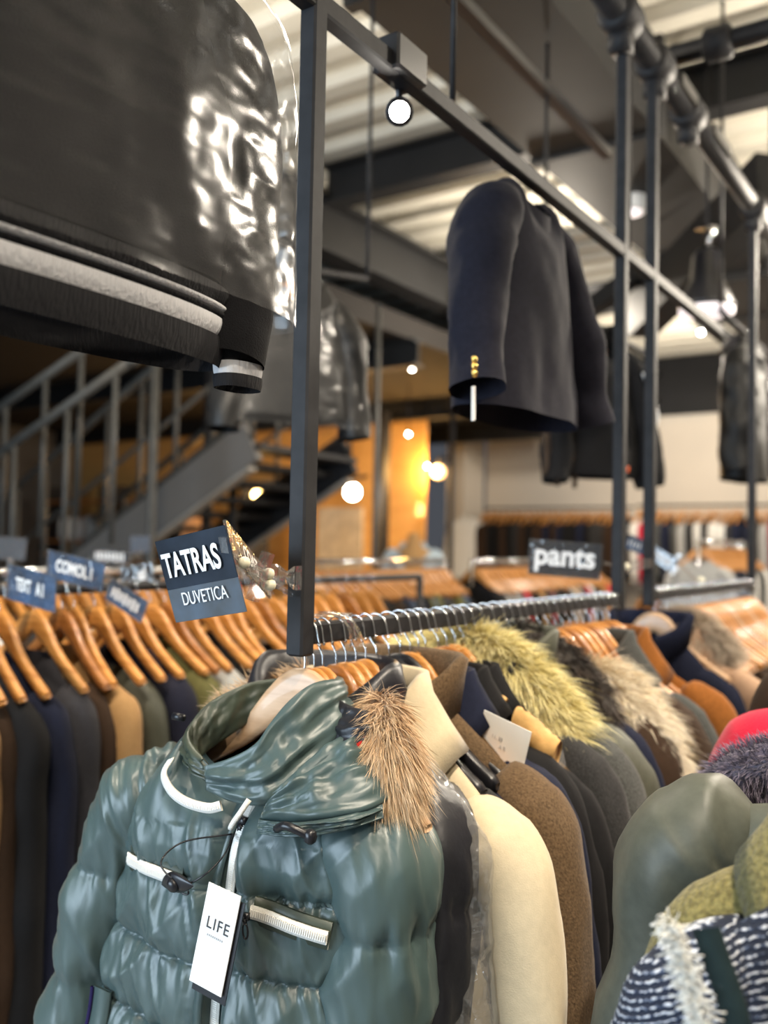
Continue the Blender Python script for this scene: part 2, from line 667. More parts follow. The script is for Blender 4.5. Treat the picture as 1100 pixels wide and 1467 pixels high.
# ------------------------------------------------------------------ lamps
M_GLOW = mat('spotlight_lens', (1, 1, 1), emit=(1.0, 0.93, 0.82), estr=300)
M_GLOW_S = mat('small_spot_lens', (1, 1, 1), emit=(1.0, 0.95, 0.86), estr=45)
M_GLOW_W = mat('warm_bulb_glass', (1, 1, 1), emit=(1.0, 0.48, 0.10), estr=3.5)
M_GLOW_P = mat('frosted_lamp_disc', (0.9, 0.85, 0.86), emit=(1.0, 0.88, 0.90), estr=0.9)


def lamp_light(name, kind, loc, energy, col, target=None, angle=80, radius=0.04, parent=None):
    d = bpy.data.lights.new(name, kind)
    d.energy = energy
    d.color = col
    d.shadow_soft_size = radius
    if kind == 'SPOT':
        d.spot_size = math.radians(angle)
        d.spot_blend = 0.6
    o = bpy.data.objects.new(name, d)
    COL.objects.link(o)
    o.location = loc
    if target is not None:
        v = Vector(target) - Vector(loc)
        o.rotation_euler = v.to_track_quat('-Z', 'Y').to_euler()
    return o


def spotlight(label, pos, aim, size=1.0, lens=M_GLOW_S, up=0.10, energy=0, col=(1, .9, .75), group=None, angle=80, box=False):
    pos = np.array(pos, float)
    d = np.array(aim, float) - pos
    d /= np.linalg.norm(d)
    s = thing('track_spotlight', label, 'spotlight', tuple(pos), 0, group)
    r = 0.022 * size
    h = MB().tube([-d * 0.07 * size, -d * 0.06 * size, -d * 0.004, d * 0.004], [r * 0.6, r, r, r * 1.05], 14)
    h.build('lamp_head', M_BLACKPL, s)
    MB().tube([d * 0.0042, d * 0.006], r * 0.72, 14).build('lens', lens, s)
    MB().tube([-d * 0.035 * size, -d * 0.035 * size + np.array([0, 0, up])], 0.006, 8).build('arm', M_BLACKPL, s)
    if box:
        MB().box((0, 0, up), (0.050, 0.085, 0.055), 0, 0.004).build('driver_box', M_BLACKPL, s, False)
    if energy:
        lamp_light('spot_beam', 'SPOT', tuple(pos + d * 0.02), energy, col, tuple(pos + d), angle, 0.02)
    return s


sp = on_x(572, 160, XR)
spotlight('blazing spotlight with a box driver on the high black bar', sp, (0.0, 0.1, 1.62), 0.95, M_GLOW, 0.075, 0, box=True)
for (px, py, Z, lab) in ((590, 528, 7.0, 'small lit spotlight under the mezzanine beside the blazer sleeve'),
                         (1004, 476, 5.4, 'small lit spotlight under the round lamp shade'),
                         (585, 622, 8.5, 'tiny lit spotlight above the timber wall'),
                         (612, 668, 9.2, 'lit spotlight washing the pale pier')):
    p = at(px, py, Z)
    spotlight(lab, p, p + (EYE - p) * 0.3 + np.array([0, 0, -0.4]), 0.9, M_GLOW_S, 0.12 if px > 900 else 3.07 - p[2])
# globe and sconce bulbs on the timber wall
for (px, py, Z, lab, en) in ((372, 711, 9.0, 'glowing orange wall bulb on the timber wall by the stairs', 60), (505, 705, 9.0, 'round white globe bulb on the timber wall', 40),
                             (628, 676, 9.6, 'bright wall lamp on the pale pier end', 60)):
    p = at(px, py, Z)
    s = thing('wall_lamp', lab, 'lamp', tuple(p))
    k = 0.075
    MB().lathe((0, 0, -k), [(k * math.sin(t) + 1e-4, k - k * math.cos(t)) for t in np.linspace(0.05, PI - 0.05, 10)], 14).build('bulb', M_GLOW_W if 'globe' not in lab else M_GLOW_S, s)
    MB().tube([(0, 0, k * 0.9), (0, 0, k + 0.06), (0, 0.25, k + 0.10)], 0.02, 8).build('arm', M_STEEL, s)
    lamp_light('bulb_glow', 'POINT', tuple(p + np.array([0, -0.15, 0])), en, (1.0, 0.55, 0.16), radius=0.08)


def pendant(label, p, r, drum):
    s = thing('pendant_lamp', label, 'lamp', tuple(p))
    if drum:
        MB().lathe((0, 0, -0.04), [(r * 0.9, 0), (r, 0.01), (r, 0.10), (r * 0.8, 0.115), (0.02, 0.12)], 24).build('drum', M_WHITEPL, s)
        MB().lathe((0, 0, -0.055), [(r * 0.55, 0), (r * 0.62, 0.016)], 24).build('diffuser', M_GLOW_P, s)
    else:
        MB().lathe((0, 0, 0), [(r * 1.0, -0.01), (r * 1.02, 0.01), (r * 0.6, 0.12), (r * 0.52, 0.24), (r * 0.3, 0.27)], 24).build('housing', M_BLACKPL, s)
        MB().lathe((0, 0, -0.03), [(r * 0.2, -0.005), (r * 0.98, 0), (r * 0.98, 0.02)], 24).build('diffuser', M_GLOW_P, s)
        MB().tube([(0, 0, 0.27), (0.02, 0, 0.34), (0.05, 0, 0.36), (-.05, 0, 0.38)], 0.012, 8).build('hook', M_CHROME, s)
    MB().tube([(0, 0, 0.1), (0, 0, ZC - p[2])], 0.008, 8).build('stem', M_STEEL, s)
    return s


pendant('white drum lamp hanging between two posts', at(907, 292, 4.6), 0.075, True)
pendant('black high-bay lamp with a pale round lens', at(1012, 440, 4.2), 0.125, False)

# unseen track and spotlights above the aisle, added to light the rails
track = thing('added_light_track', 'added black lighting track out of view above the aisle, with warm spotlights', 'track', (0.2, 0, 3.3))
MB().box((0, 1.6, 0), (0.04, 5.0, 0.035)).build('rail', M_BLACKPL, track, False)
for yy in (-0.6, 3.8):
    MB().tube([(0, yy, 0), (0, yy, ZC - 3.3)], 0.008, 6).build('drop_rod', M_STEEL, track)
WARM = (1.0, 0.86, 0.68)
for i, (yy, tx, ty, en) in enumerate(((0.1, -0.55, 0.75, 75), (0.7, -0.50, 1.05, 90), (1.1, -0.5, 1.45, 100), (1.6, -0.5, 1.9, 110), (2.2, -0.6, 2.4, 85), (3.0, -0.6, 3.1, 75), (3.8, -0.6, 3.8, 75), (0.4, 0.0, 1.0, 60))):
    spotlight('added warm spotlight on the unseen track above the aisle, aimed at the coats', (0.2, yy, 3.18), (tx, ty, 1.2), 1.6, M_GLOW_S, 0.12, en, WARM,
              'added spotlights on the aisle track', 40)
track2 = thing('added_light_track', 'added black lighting track above the rack of brand signs', 'track', (-1.3, 0, 3.15))  # second track with unseen spotlights, added to light the brand rack
MB().box((0, 1.3, 0), (0.04, 4.4, 0.035)).build('rail', M_BLACKPL, track2, False)
for i, (yy, tx, ty, en) in enumerate(((0.3, -1.9, 1.1, 90), (0.8, -1.85, 1.6, 90), (1.5, -2.0, 2.4, 90))):
    spotlight('added warm spotlight out of view on the track above the brand signs', (-1.3, yy, 3.03), (tx, ty, 1.2), 1.6, M_GLOW_S, 0.12, en, WARM,
              'added spotlights above the brand signs', 75)
# fill lamps out of view, added to brighten the ceiling and clothes
for i, (p, en) in enumerate((((-2.6, 2.2, 3.2), 70), ((-0.25, 4.7, 3.05), 170), ((0.35, 2.6, 2.95), 90), ((-2.5, 5.8, 3.2), 130), ((0.3, 7.6, 3.2), 220), ((0.9, -1.0, 3.0), 90), ((-2.9, 9.0, 3.2), 90))):
    s = thing('added_fill_lamp', 'added small round fill lamp hung out of view below the roof', 'lamp', p, 0, 'added fill lamps below the roof')
    MB().lathe((0, 0, 0.03), [(0.015, 0), (0.018, 0.01), (0.015, 0.05)], 14).build('housing', M_BLACKPL, s)
    MB().tube([(0, 0, .07), (0, 0, ZC - p[2])], .007, 6).build('stem', M_STEEL, s)
    MB().lathe((0, 0, -0.02), [(0.004, 0), (0.016, 0.012), (0.018, 0.04), (0.018, 0.05)], 14).build('bulb', M_GLOW_W, s)
    lamp_light('added_fill_glow', 'POINT', (p[0], p[1], p[2] - 0.06), en, (1.0, 0.89, 0.74), radius=0.06)


# ------------------------------------------------------------------ hangers
def hanger_meshes(wood, res=24, half=0.205):
    """contoured wooden hanger in the x-z plane, origin on the rail axis"""
    xs = np.linspace(-half, half, 2 * res + 1)
    top = np.interp(np.abs(xs), [0, .02, .04, .06, .085, .12, .17, .20, half], [-.045, -.048, -.060, -.082, -.116, -.148, -.181, -.198, -.205])
    bot = np.interp(np.abs(xs), [0, .004, .05, .09, .13, .18, .20, half], [-.097, -.101, -.132, -.162, -.186, -.217, -.222, -.214])
    fwd = -0.014 * (np.abs(xs) / half) ** 2
    th = np.interp(np.abs(xs), [0, .08, half], [.006, .008, .010])
    rings = []
    n = 10
    for x, a, b, f, t in zip(xs, top, bot, fwd, th):
        c, h = (a + b) / 2, (a - b) / 2
        ring = []
        for k in range(n):
            an = 2 * PI * k / n + PI / n
            ca, sa = math.cos(an), math.sin(an)
            ring.append((x, f + t * np.sign(ca) * abs(ca) ** 0.55, c + h * np.sign(sa) * abs(sa) ** 0.55))
        rings.append(ring)
    w_ = MB().grid(np.array(rings), True)
    m = len(rings)
    w_.f.append(tuple(range(n)))
    w_.f.append(tuple((m - 1) * n + k for k in range(n - 1, -1, -1)))
    w_.mi += [0, 0]
    hk = [(0, 0, -.055), (0, 0, -.034), (-.003, 0, -.028), (-.016, 0, -.012), (-.0215, 0, .002), (-.0195, 0, .012), (-.011, 0, .0185), (0, 0, .0195), (.010, 0, .016),
          (.0165, 0, .007), (.0195, 0, -.004), (.0225, 0, -.012)]
    h_ = MB().tube(interp_path(hk, 26), 0.0015, 6)
    h_.lathe((.0225, 0, -.0145), [(.0004, -.0012), (.0022, 0), (.0026, .002), (.0018, .004)], 8)
    return w_.mesh('hanger_body', wood), h_.mesh('hanger_hook', M_CHROME)


HM = {k: hanger_meshes(m) for k, m in (('orange', M_WOOD), ('pale', M_WOOD_PALE), ('brown', M_WOOD_DARK), ('black', M_BLACKPL))}


def hanger(x, y, z, kind, label, group, rz=0.0, tilt=0.0):
    h = thing('coat_hanger', label, 'hanger', (x, y, z), rz, group)
    h.rotation_euler = (0, tilt, rz)
    link('hanger_body', HM[kind][0], h)
    link('hook', HM[kind][1], h)
    return h


# small one-mesh hanger for far racks
def hanger_small(wood):
    w_, h_ = MB(), None
    xs = np.linspace(-.205, .205, 9)
    top = np.interp(np.abs(xs), [0, .05, .1, .205], [-.045, -.065, -.13, -.20])
    bot = np.interp(np.abs(xs), [0, .05, .1, .205], [-.10, -.125, -.168, -.22])
    P = np.array([[(x, -.012, a), (x, .012, a), (x, .012, b), (x, -.012, b)] for x, a, b in zip(xs, top, bot)])
    w_.grid(P, True)
    w_.m = 1
    w_.tube(interp_path([(0, 0, -.055), (0, 0, -.034), (-.016, 0, -.012), (-.02, 0, .008), (0, 0, .0195), (.0195, 0, .004), (.0225, 0, -.012)], 9), 0.0022, 4)
    return w_.mesh('coat_hanger', [wood, M_CHROME], False)


HS = {k: hanger_small(m) for k, m in (('orange', M_WOOD), ('brown', M_WOOD_DARK))}


# ------------------------------------------------------------------ garments
def body_grid(nu, nv, sh=.215, zn=-.105, zs=-.215, length=.70, hw=.25, thick=.085, nw=.075, waist=0.0, front_dip=.06, cx=0.0, flare=1.0):
    """closed tube of cloth from shoulder line to hem; rows run down, columns run around (front first)"""
    th = np.linspace(0, 2 * PI, nu, endpoint=False)
    c = np.cos(th)
    s = np.sin(th)
    ux = np.sign(c) * np.abs(c) ** 0.9
    t = np.linspace(0, 1, nv) ** 1.25
    front = -np.sign(s + 1e-9)
    x0 = sh * ux
    ax = np.abs(x0)
    zt = np.where(ax > nw, zn + (zs - zn) * (ax - nw) / (sh - nw), zn)
    zt = zt - 0.018 * np.clip((ax - sh * .8) / (sh * .2), 0, 1) ** 2
    neck = np.sqrt(np.clip(1 - (x0 / nw) ** 2, 0, 1))
    zt = zt - np.where(front < 0, front_dip, 0.008) * neck
    zhem = zn - length
    T = t[:, None]
    xw = sh + (hw - sh) * sstep(0, 1, T) - waist * np.sin(PI * np.clip(T * 1.1, 0, 1))
    X = cx * T + xw * ux[None, :]
    Z = zt[None, :] * (1 - T) + zhem * T
    g = np.sqrt(np.clip(1 - (1 - np.clip(T / .22, 0, 1)) ** 2, 0, 1))
    prof = np.abs(s)[None, :] ** 0.75
    B = thick * (0.85 + 0.15 * flare * T)
    Yf = front[None, :] * prof * B * g
    ny = front * neck * 0.055
    Yf = np.where(np.abs(Yf) < np.abs(ny)[None, :], ny[None, :] + 0 * Yf, Yf)
    return np.stack([X, Yf, Z], -1), T, ux, front


def sleeve_grid(side, nu, nv, sh=.215, zs=-.215, r0=.072, r1=.055, length=.58, out=.09, fwd=-.02, flat=.8, bow=0.0):
    pts = [(sh - .075, 0, zs + .000), (sh - .02, 0, zs - .025), (sh + .015 + out * .1 + bow * .7, fwd * .2, zs - .10), (sh + out * .62 + bow, fwd * .6, zs - .10 - length * .4), (sh + out * .9, fwd, zs - .03 - length)]
    P = interp_path(pts, nv)
    T = np.gradient(P, axis=0)
    T /= np.linalg.norm(T, axis=1)[:, None]
    tt = np.linspace(0, 1, nv)
    r = np.interp(tt, [0, .12, .3, .6, 1], [r0 * .10, r0 * .80, r0, (r0 + r1) / 2, r1])
    a = np.linspace(0, 2 * PI, nu, endpoint=False)
    G = np.zeros((nv, nu, 3))
    for i in range(nv):
        yv = np.array([0, 1.0, 0])
        nv_ = np.cross(T[i], yv)
        nv_ /= np.linalg.norm(nv_)
        yv = np.cross(nv_, T[i])
        G[i] = P[i] + r[i] * (np.cos(a)[:, None] * nv_ * flat + np.sin(a)[:, None] * yv)
    if side < 0:
        G[..., 0] *= -1
        G = G[:, ::-1]
    return G, tt


def surf_obj(name, G, m, parent, wrap=True, disp=None, close_end=False):
    if disp is not None:
        N = grid_normals(G, wrap)
        G = G + N * disp[..., None]
    q = grid_quads(G.shape[0], G.shape[1], wrap)
    me = np_mesh(name, G.reshape(-1, 3), q, m)
    return link(name, me, parent), G


def orient(G, wrap):
    """normals should point away from the tube's axis"""
    N = grid_normals(G, wrap)
    c = G.mean(1, keepdims=True)
    return 1.0 if ((G - c) * N).sum() > 0 else -1.0


def cloth_disp(G, amp, seed, sx=9, sz=5):
    return amp * fbm(G[..., 0] * sx + seed * 7.7 + G[..., 1] * 11, G[..., 2] * sz + seed * 3.1, 3)


def collar_fold(parent, m, nw=.082, zn=-.085, stand=.035, fall=.065, dip=.055, gap=0.35, spread=.03, name='collar', n=40, ny=.062, thick=.006):
    """turned-down collar swept round the neck, open at the front"""
    ph = np.linspace(-PI / 2 + gap, 1.5 * PI - gap, n)
    rows = []
    prof_i = [(0, 0), (.004, .45), (.006, .8), (.010, 1.0)]
    G = []
    for p in ph:
        cx, cy = math.cos(p), math.sin(p)
        frontness = max(0, -cy) ** 1.5
        base = np.array([nw * cx, ny * cy, zn - dip * frontness])
        o = np.array([cx, cy, 0.0])
        st = stand * (1 - .45 * frontness)
        fl = fall * (1 + .35 * frontness)
        pr = [base, base + o * .004 + [0, 0, st * .6], base + o * .008 + [0, 0, st], base + o * (.014 + thick) + [0, 0, st + .003],
              base + o * (.022 + thick) + [0, 0, st - fl * .25], base + o * (.03 + spread * .5) + [0, 0, st - fl * .65], base + o * (.032 + spread) + [0, 0, st - fl],
              base + o * (.026 + spread) + [0, 0, st - fl], base + o * .02 + [0, 0, st - fl * .6], base + o * .012 + [0, 0, st * .2]]
        G.append(pr)
    G = np.array(G)
    mbx = MB().grid(G, True)
    k = G.shape[1]
    mbx.f.append(tuple(range(k)))
    mbx.f.append(tuple((n - 1) * k + i for i in range(k - 1, -1, -1)))
    mbx.mi += [0, 0]
    return mbx.build(name, m, parent)


def collar_stand(parent, m, nw=.085, ny=.07, zn=-.09, h=.08, dip=.05, gap=.25, lean=.01, t=.014, name='collar', n=48, puff=0.0, seed=0.0):
    ph = np.linspace(-PI / 2 + gap, 1.5 * PI - gap, n)
    G = []
    for p in ph:
        cx, cy = math.cos(p), math.sin(p)
        fr = max(0, -cy) ** 1.5
        base = np.array([nw * cx, ny * cy, zn - dip * fr])
        o = np.array([cx, cy, 0.0])
        hh = h * (1 - .25 * fr)
        w = puff * (1 + .5 * math.sin(p * 9 + seed))
        G.append([base - [0, 0, .02], base + [0, 0, hh * .5] + o * lean * .4, base + [0, 0, hh - t * .4] + o * lean, base + [0, 0, hh] + o * (lean + t * .5),
                  base + [0, 0, hh - t * .4] + o * (lean + t), base + [0, 0, hh * .5] + o * (lean * .6 + t + w), base + o * (t + w * .4) - [0, 0, .02]])
    G = np.array(G)
    mbx = MB().grid(G, True)
    k = G.shape[1]
    mbx.f.append(tuple(range(k)))
    mbx.f.append(tuple((n - 1) * k + i for i in range(k - 1, -1, -1)))
    mbx.mi += [0, 0]
    return mbx.build(name, m, parent)


def coat(name, label, cat, x, y, z, m, group=None, rz=0.0, collar='fold', cm=None, seed=1.0, wr=.010, res=1.0, sl=None, quilt=0.0, scale=1.0, ys=1.0, **k):
    """a garment on its hanger: body, two sleeves and a collar"""
    t = thing(name, label, cat, (x, y, z), rz, group)
    if ys != 1.0:
        t.scale = (1, ys, 1)
    G, T, ux, fr = body_grid(int(96 * res), int(70 * res), **k)
    sg = orient(G, True)
    d = cloth_disp(G, wr, seed) * sstep(0, .25, T)
    if quilt:
        d = d + quilt * (np.sqrt(np.abs(np.sin(PI * (G[..., 2] + .02) / .095))) - .3) * sstep(.05, .2, T)
        d = d + .35 * quilt * fbm(G[..., 0] * 50 + seed, G[..., 2] * 9, 2)
    surf_obj('body', G, m, t, True, d * sg)
    skw = dict(sh=k.get('sh', .215), zs=k.get('zs', -.215))
    skw.update(sl or {})
    for s in (1, -1):
        S, tt = sleeve_grid(s, int(32 * res), int(48 * res), **skw)
        so = orient(S, True)
        d = cloth_disp(S, wr * 1.3, seed + s * 3.7, 12, 9)
        if quilt:
            d = d + quilt * .9 * (np.sqrt(np.abs(np.sin(PI * (tt[:, None] * 6.3)))) - .3) + .4 * quilt * fbm(S[..., 0] * 50 + s, S[..., 2] * 14, 2)
        surf_obj('sleeve', S, m, t, True, d * so)
    nwk = dict(zn=k.get('zn', -.105))
    if collar == 'fold':
        collar_fold(t, cm or m, **nwk)
    elif collar == 'big':
        collar_fold(t, cm or m, stand=.045, fall=.10, spread=.05, **nwk)
    elif collar == 'stand':
        collar_stand(t, cm or m, **nwk)
    elif collar == 'tall':
        collar_stand(t, cm or m, h=.065, t=.018, lean=.012, **nwk)
    return t


# ------------------------------------------------------------------ fur
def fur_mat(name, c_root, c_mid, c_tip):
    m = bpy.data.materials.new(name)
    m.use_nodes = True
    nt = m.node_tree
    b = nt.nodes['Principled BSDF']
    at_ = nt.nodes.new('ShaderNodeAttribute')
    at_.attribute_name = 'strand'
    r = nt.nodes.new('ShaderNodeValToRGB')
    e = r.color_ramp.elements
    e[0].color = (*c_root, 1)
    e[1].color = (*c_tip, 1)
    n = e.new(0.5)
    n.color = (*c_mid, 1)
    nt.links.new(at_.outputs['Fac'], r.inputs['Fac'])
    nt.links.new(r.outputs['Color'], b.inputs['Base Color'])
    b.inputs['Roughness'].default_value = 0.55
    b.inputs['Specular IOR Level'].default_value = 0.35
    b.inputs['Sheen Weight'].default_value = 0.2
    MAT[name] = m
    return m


def fur(name, parent, path, radii, m, n=9000, length=.06, flow=(0.3, 0, -1), radial=.6, width=.0011, seed=0, clump=.6, droop=.5, squash=(1, 1, 1), tip_var=.25):
    """strands combed over a tube; path in the parent's space. Each strand is a tapering ribbon."""
    r = np.random.default_rng(seed + 100)
    path = interp_path(path, 40)
    T = np.gradient(path, axis=0)
    T /= np.linalg.norm(T, axis=1)[:, None]
    rad = np.interp(np.linspace(0, 1, 40), np.linspace(0, 1, len(radii)), radii)
    # core
    core = MB().tube(path, rad * .92, 14)
    core.v = [tuple(p) for p in core.v]
    co = core.build(name + '_pelt', m, parent)
    ca = co.data.attributes.new('strand', 'FLOAT', 'POINT')
    ca.data.foreach_set('value', np.full(len(co.data.vertices), .38, np.float32))
    u = r.random(n) * 39
    i = np.clip(u.astype(int), 0, 38)
    f = (u - i)[:, None]
    c = path[i] * (1 - f) + path[i + 1] * f
    tt = T[i]
    rr = rad[i] * (1 - f[:, 0]) + rad[i + 1] * f[:, 0]
    ang = r.random(n) * 2 * PI
    ref = np.array([0.0, 0.0, 1.0])
    n1 = np.cross(tt, ref)
    n1 /= np.linalg.norm(n1, axis=1)[:, None] + 1e-9
    n2 = np.cross(n1, tt)
    rd = np.cos(ang)[:, None] * n1 + np.sin(ang)[:, None] * n2
    root = c + rd * (rr * .9)[:, None]
    # clumping: strands share a direction with the clump they belong to
    cid = (np.floor(u * 1.6) * 31 + np.floor(ang * 3.2) * 7).astype(int) % 997
    jt = r.normal(size=(997, 3)) * .42
    fl = np.array(flow, float)
    d = rd * radial + fl[None, :] * 0.8 + jt[cid] * clump + r.normal(size=(n, 3)) * .16
    d /= np.linalg.norm(d, axis=1)[:, None]
    ln = length * (0.55 + .6 * r.random(n)) * (1 + .25 * jt[cid, 0])
    ln = np.where(r.random(n) < .04, ln * 1.35, ln)
    side = np.cross(d, r.normal(size=(n, 3)))
    side /= np.linalg.norm(side, axis=1)[:, None]
    ks = [0, .3, .65, 1.0]
    V = np.zeros((n, 7, 3), np.float32)
    at_s = np.zeros((n, 7), np.float32)
    bend = np.array([0, 0, -1.0]) * droop
    cv = r.random(n) * tip_var
    for a_, kx in enumerate(ks):
        p = root + (d * kx + bend * kx * kx * .6) * ln[:, None]
        if a_ < 3:
            w = width * (1 - .25 * a_)
            V[:, 2 * a_] = p - side * w
            V[:, 2 * a_ + 1] = p + side * w
            at_s[:, 2 * a_] = at_s[:, 2 * a_ + 1] = np.clip(kx + cv - tip_var / 2, 0, 1)
        else:
            V[:, 6] = p
            at_s[:, 6] = 1.0
    base = (np.arange(n) * 7)[:, None]
    tri = np.array([[0, 1, 3], [0, 3, 2], [2, 3, 5], [2, 5, 4], [4, 5, 6]])
    F = (base[:, None, :] + tri[None]).reshape(-1, 3)
    me = np_mesh(name, V.reshape(-1, 3), F, m)
    a = me.attributes.new('strand', 'FLOAT', 'POINT')
    a.data.foreach_set('value', at_s.ravel())
    o = link(name, me, parent)
    o['kind'] = 'stuff'
    co['kind'] = 'stuff'
    return o


# ------------------------------------------------------------------ lettering
def lettering(text, size, m, parent, loc, rot=(PI / 2, 0, 0), sx=1.0, name='lettering', bold=0.0, align='CENTER', space=1.0):
    cu = bpy.data.curves.new(name, 'FONT')
    cu.body = text
    cu.size = size
    cu.align_x = align
    cu.align_y = 'CENTER'
    cu.offset = bold
    cu.extrude = 0.0002
    cu.space_character = space
    tmp = bpy.data.objects.new(name, cu)
    COL.objects.link(tmp)
    bpy.context.view_layer.update()
    dg = bpy.context.evaluated_depsgraph_get()
    me = bpy.data.meshes.new_from_object(tmp.evaluated_get(dg))
    bpy.data.objects.remove(tmp)
    me.materials.clear()
    me.materials.append(m)
    o = link(name, me, parent)
    o.location = loc
    o.rotation_euler = rot
    o.scale = (sx, 1, 1)
    return o

# ------------------------------------------------------------------ the green puffer jacket
M_PUFF = nylon('green_sateen_nylon', (0.060, 0.092, 0.090), rough=0.37, spec=0.55, var=0.14, scale=5, bump=0.16, bscale=34, stretch=(1, 1, .45))
M_PUFF_IN = nylon('olive_sateen_nylon', (0.045, 0.058, 0.040), rough=0.40, spec=0.6, bump=0.3, bscale=26)
M_LINING = cloth('purple_lining', (0.012, 0.008, 0.05))
M_ZIP = mat('white_zip_tape', (0.78, 0.76, 0.70), 0.6, 0.3, bump=0.3, bscale=500)
M_ZIP_TEETH = mat('white_zip_teeth', (0.82, 0.80, 0.75), 0.35, 0.5)
PX, PY = -0.775, 0.915


def folds(u, v, seed):
    """long soft creases that run mostly down the cloth"""
    a = 1 - 2 * np.abs(vnoise(u * 24 + v * 9 + seed, v * 5 - u * 3 + seed))
    b = 1 - 2 * np.abs(vnoise(u * 17 - v * 13 + seed * 2, v * 6 + u * 4))
    c = 1 - 2 * np.abs(vnoise(u * 52 + v * 16 + seed * 3, v * 12))
    return a ** 2 * .5 + b ** 2 * .4 + c ** 2 * .22




def puffer(label, name, x, y, m, rz, seed, hero=False, z=ZR, sh=.175, shift=0.0, outs=(.01, .13), shl=.19):
    t = thing(name, label, 'jacket', (x, y, z), rz)
    nu, nv = (360, 230) if hero else (150, 110)
    G, T, ux, fr = body_grid(nu, nv, sh=sh, zn=-.115, zs=-.195, length=.62, hw=sh + .045, thick=.095, nw=.095, front_dip=.055, cx=-.03)
    G[..., 0] += shift
    sg = orient(G, True)
    xx, zz = G[..., 0], G[..., 2]
    h = .092
    ph = (zz + .30) / h                                    # seam on the chest-zip line
    ph = ph + .10 * fbm(xx * 5 + seed, zz * 3, 2)
    above = zz > -.30
    q = (np.abs(np.sin(PI * ph)) + 1e-4) ** .32
    q = np.where(above, np.minimum(1, np.sqrt(np.clip((zz + .30) / .035, 0, 1))), q)
    seam = np.exp(-np.abs(((ph + .5) % 1) - .5) * h / .014) * (~above | (zz < -.26))
    wx = xx + .012 * fbm(xx * 14 + seed, zz * 22, 2)
    pulls = .6 * fbm(wx * 95 + seed, zz * 16 + 3, 2) + .8 * fbm(wx * 38 + seed * 3 + zz * 12, zz * 9, 3)
    sag = fbm(xx * 20 + zz * 9 + seed * 2, zz * 12 - xx * 10, 3)
    frontz = np.exp(-((xx + .03 * T) / .016) ** 2) * (fr[None, :] < 0)
    fade = np.exp(-np.abs(((ph + .5) % 1) - .5) * h / .03) * (~above | (zz < -.24))
    fine = fbm(wx * 160 + seed, zz * 40, 2)
    crease = 1 - np.abs(2 * fbm(wx * 16 + zz * 7 + seed * 5, zz * 13 - xx * 9, 2))
    d = .017 * q * (1 - .8 * frontz) + .014 * pulls * (.04 + fade) + .004 * sag * (1 - frontz) + .005 * fine * seam + .015 * folds(xx, zz, seed) * (1 - frontz)
    d = d * sstep(0.0, .16, T)
    b, G2 = surf_obj('body', G, m, t, True, d * sg)
    for s in (1, -1):
        S, tt = sleeve_grid(s, 96 if hero else 44, 150 if hero else 70, sh=sh if s > 0 else shl, zs=-.200, r0=.064, r1=.060, length=.56, out=outs[0] if s > 0 else outs[1], fwd=-.03, flat=.80)
        S[..., 0] += shift
        so = orient(S, True)
        sp_ = (S[..., 2] + .30) / h + .35
        qs = np.sqrt(np.abs(np.sin(PI * sp_ * .62)) + 1e-4)
        sm = np.exp(-np.abs(((sp_ * .62 + .5) % 1) - .5) * h / .014)
        d = .012 * qs + .013 * fbm(S[..., 0] * 60 + S[..., 1] * 60 + s * 5, S[..., 2] * 12, 3) * (.3 + sm) + .013 * folds(S[..., 0] + .6 * S[..., 1], S[..., 2], s + seed)
        d = d * np.interp(tt, [0, .1, .2], [.2, .5, 1])[:, None]
        surf_obj('sleeve', S, m, t, True, d * so)
    return t, G2, fr


puf, PG, pfr = puffer('shiny dark green quilted puffer jacket with white zips and a paper tag', 'puffer_jacket', PX, PY, M_PUFF, math.radians(5), 1.3, True, shift=-.025)
_fv = PG[:, pfr < 0].reshape(-1, 3)


def on_front(x, z, off=0.0):
    """point of the puffer's front cloth at local x, z"""
    dd = (_fv[:, 0] - x) ** 2 + (_fv[:, 2] - z) ** 2
    i = np.argsort(dd)[:6]
    return np.array([x, _fv[i, 1].mean() - off, z])


def ribbon(name, pts, width, m, parent, thick=.0015, wdir=None):
    P = np.array(pts)
    T = np.gradient(P, axis=0)
    T /= np.linalg.norm(T, axis=1)[:, None]
    out = np.array([0, -1.0, 0])
    S = np.cross(T, out)
    S /= np.linalg.norm(S, axis=1)[:, None]
    w_ = width / 2
    G = np.stack([P - S * w_, P - S * w_ * .96 + out * thick, P + S * w_ * .96 + out * thick, P + S * w_], 1)
    return MB().grid(G, True).build(name, m, parent)


def teeth(name, pts, parent, m, w=.0045, step=.0026, h=.0022):
    """zip teeth: a row of small blocks along the tape, joined"""
    P = np.array(pts)
    L = np.concatenate([[0], np.cumsum(np.linalg.norm(np.diff(P, axis=0), axis=1))])
    mbx = MB()
    for s_ in np.arange(step, L[-1] - step, step):
        p = np.array([np.interp(s_, L, P[:, k]) for k in range(3)])
        p2 = np.array([np.interp(s_ + step * .6, L, P[:, k]) for k in range(3)])
        mbx.beam(p + [0, -h * .6, 0], p2 + [0, -h * .6, 0], w, h, (0, -1, 0))
    o = mbx.build(name, m, parent, False)
    o['kind'] = 'stuff'
    return o


def smooth_pts(P, k=7):
    P = np.array(P)
    Q = P.copy()
    ker = np.ones(k) / k
    for c in range(3):
        Q[:, c] = np.convolve(np.pad(P[:, c], k // 2, 'edge'), ker, 'valid')
    return Q


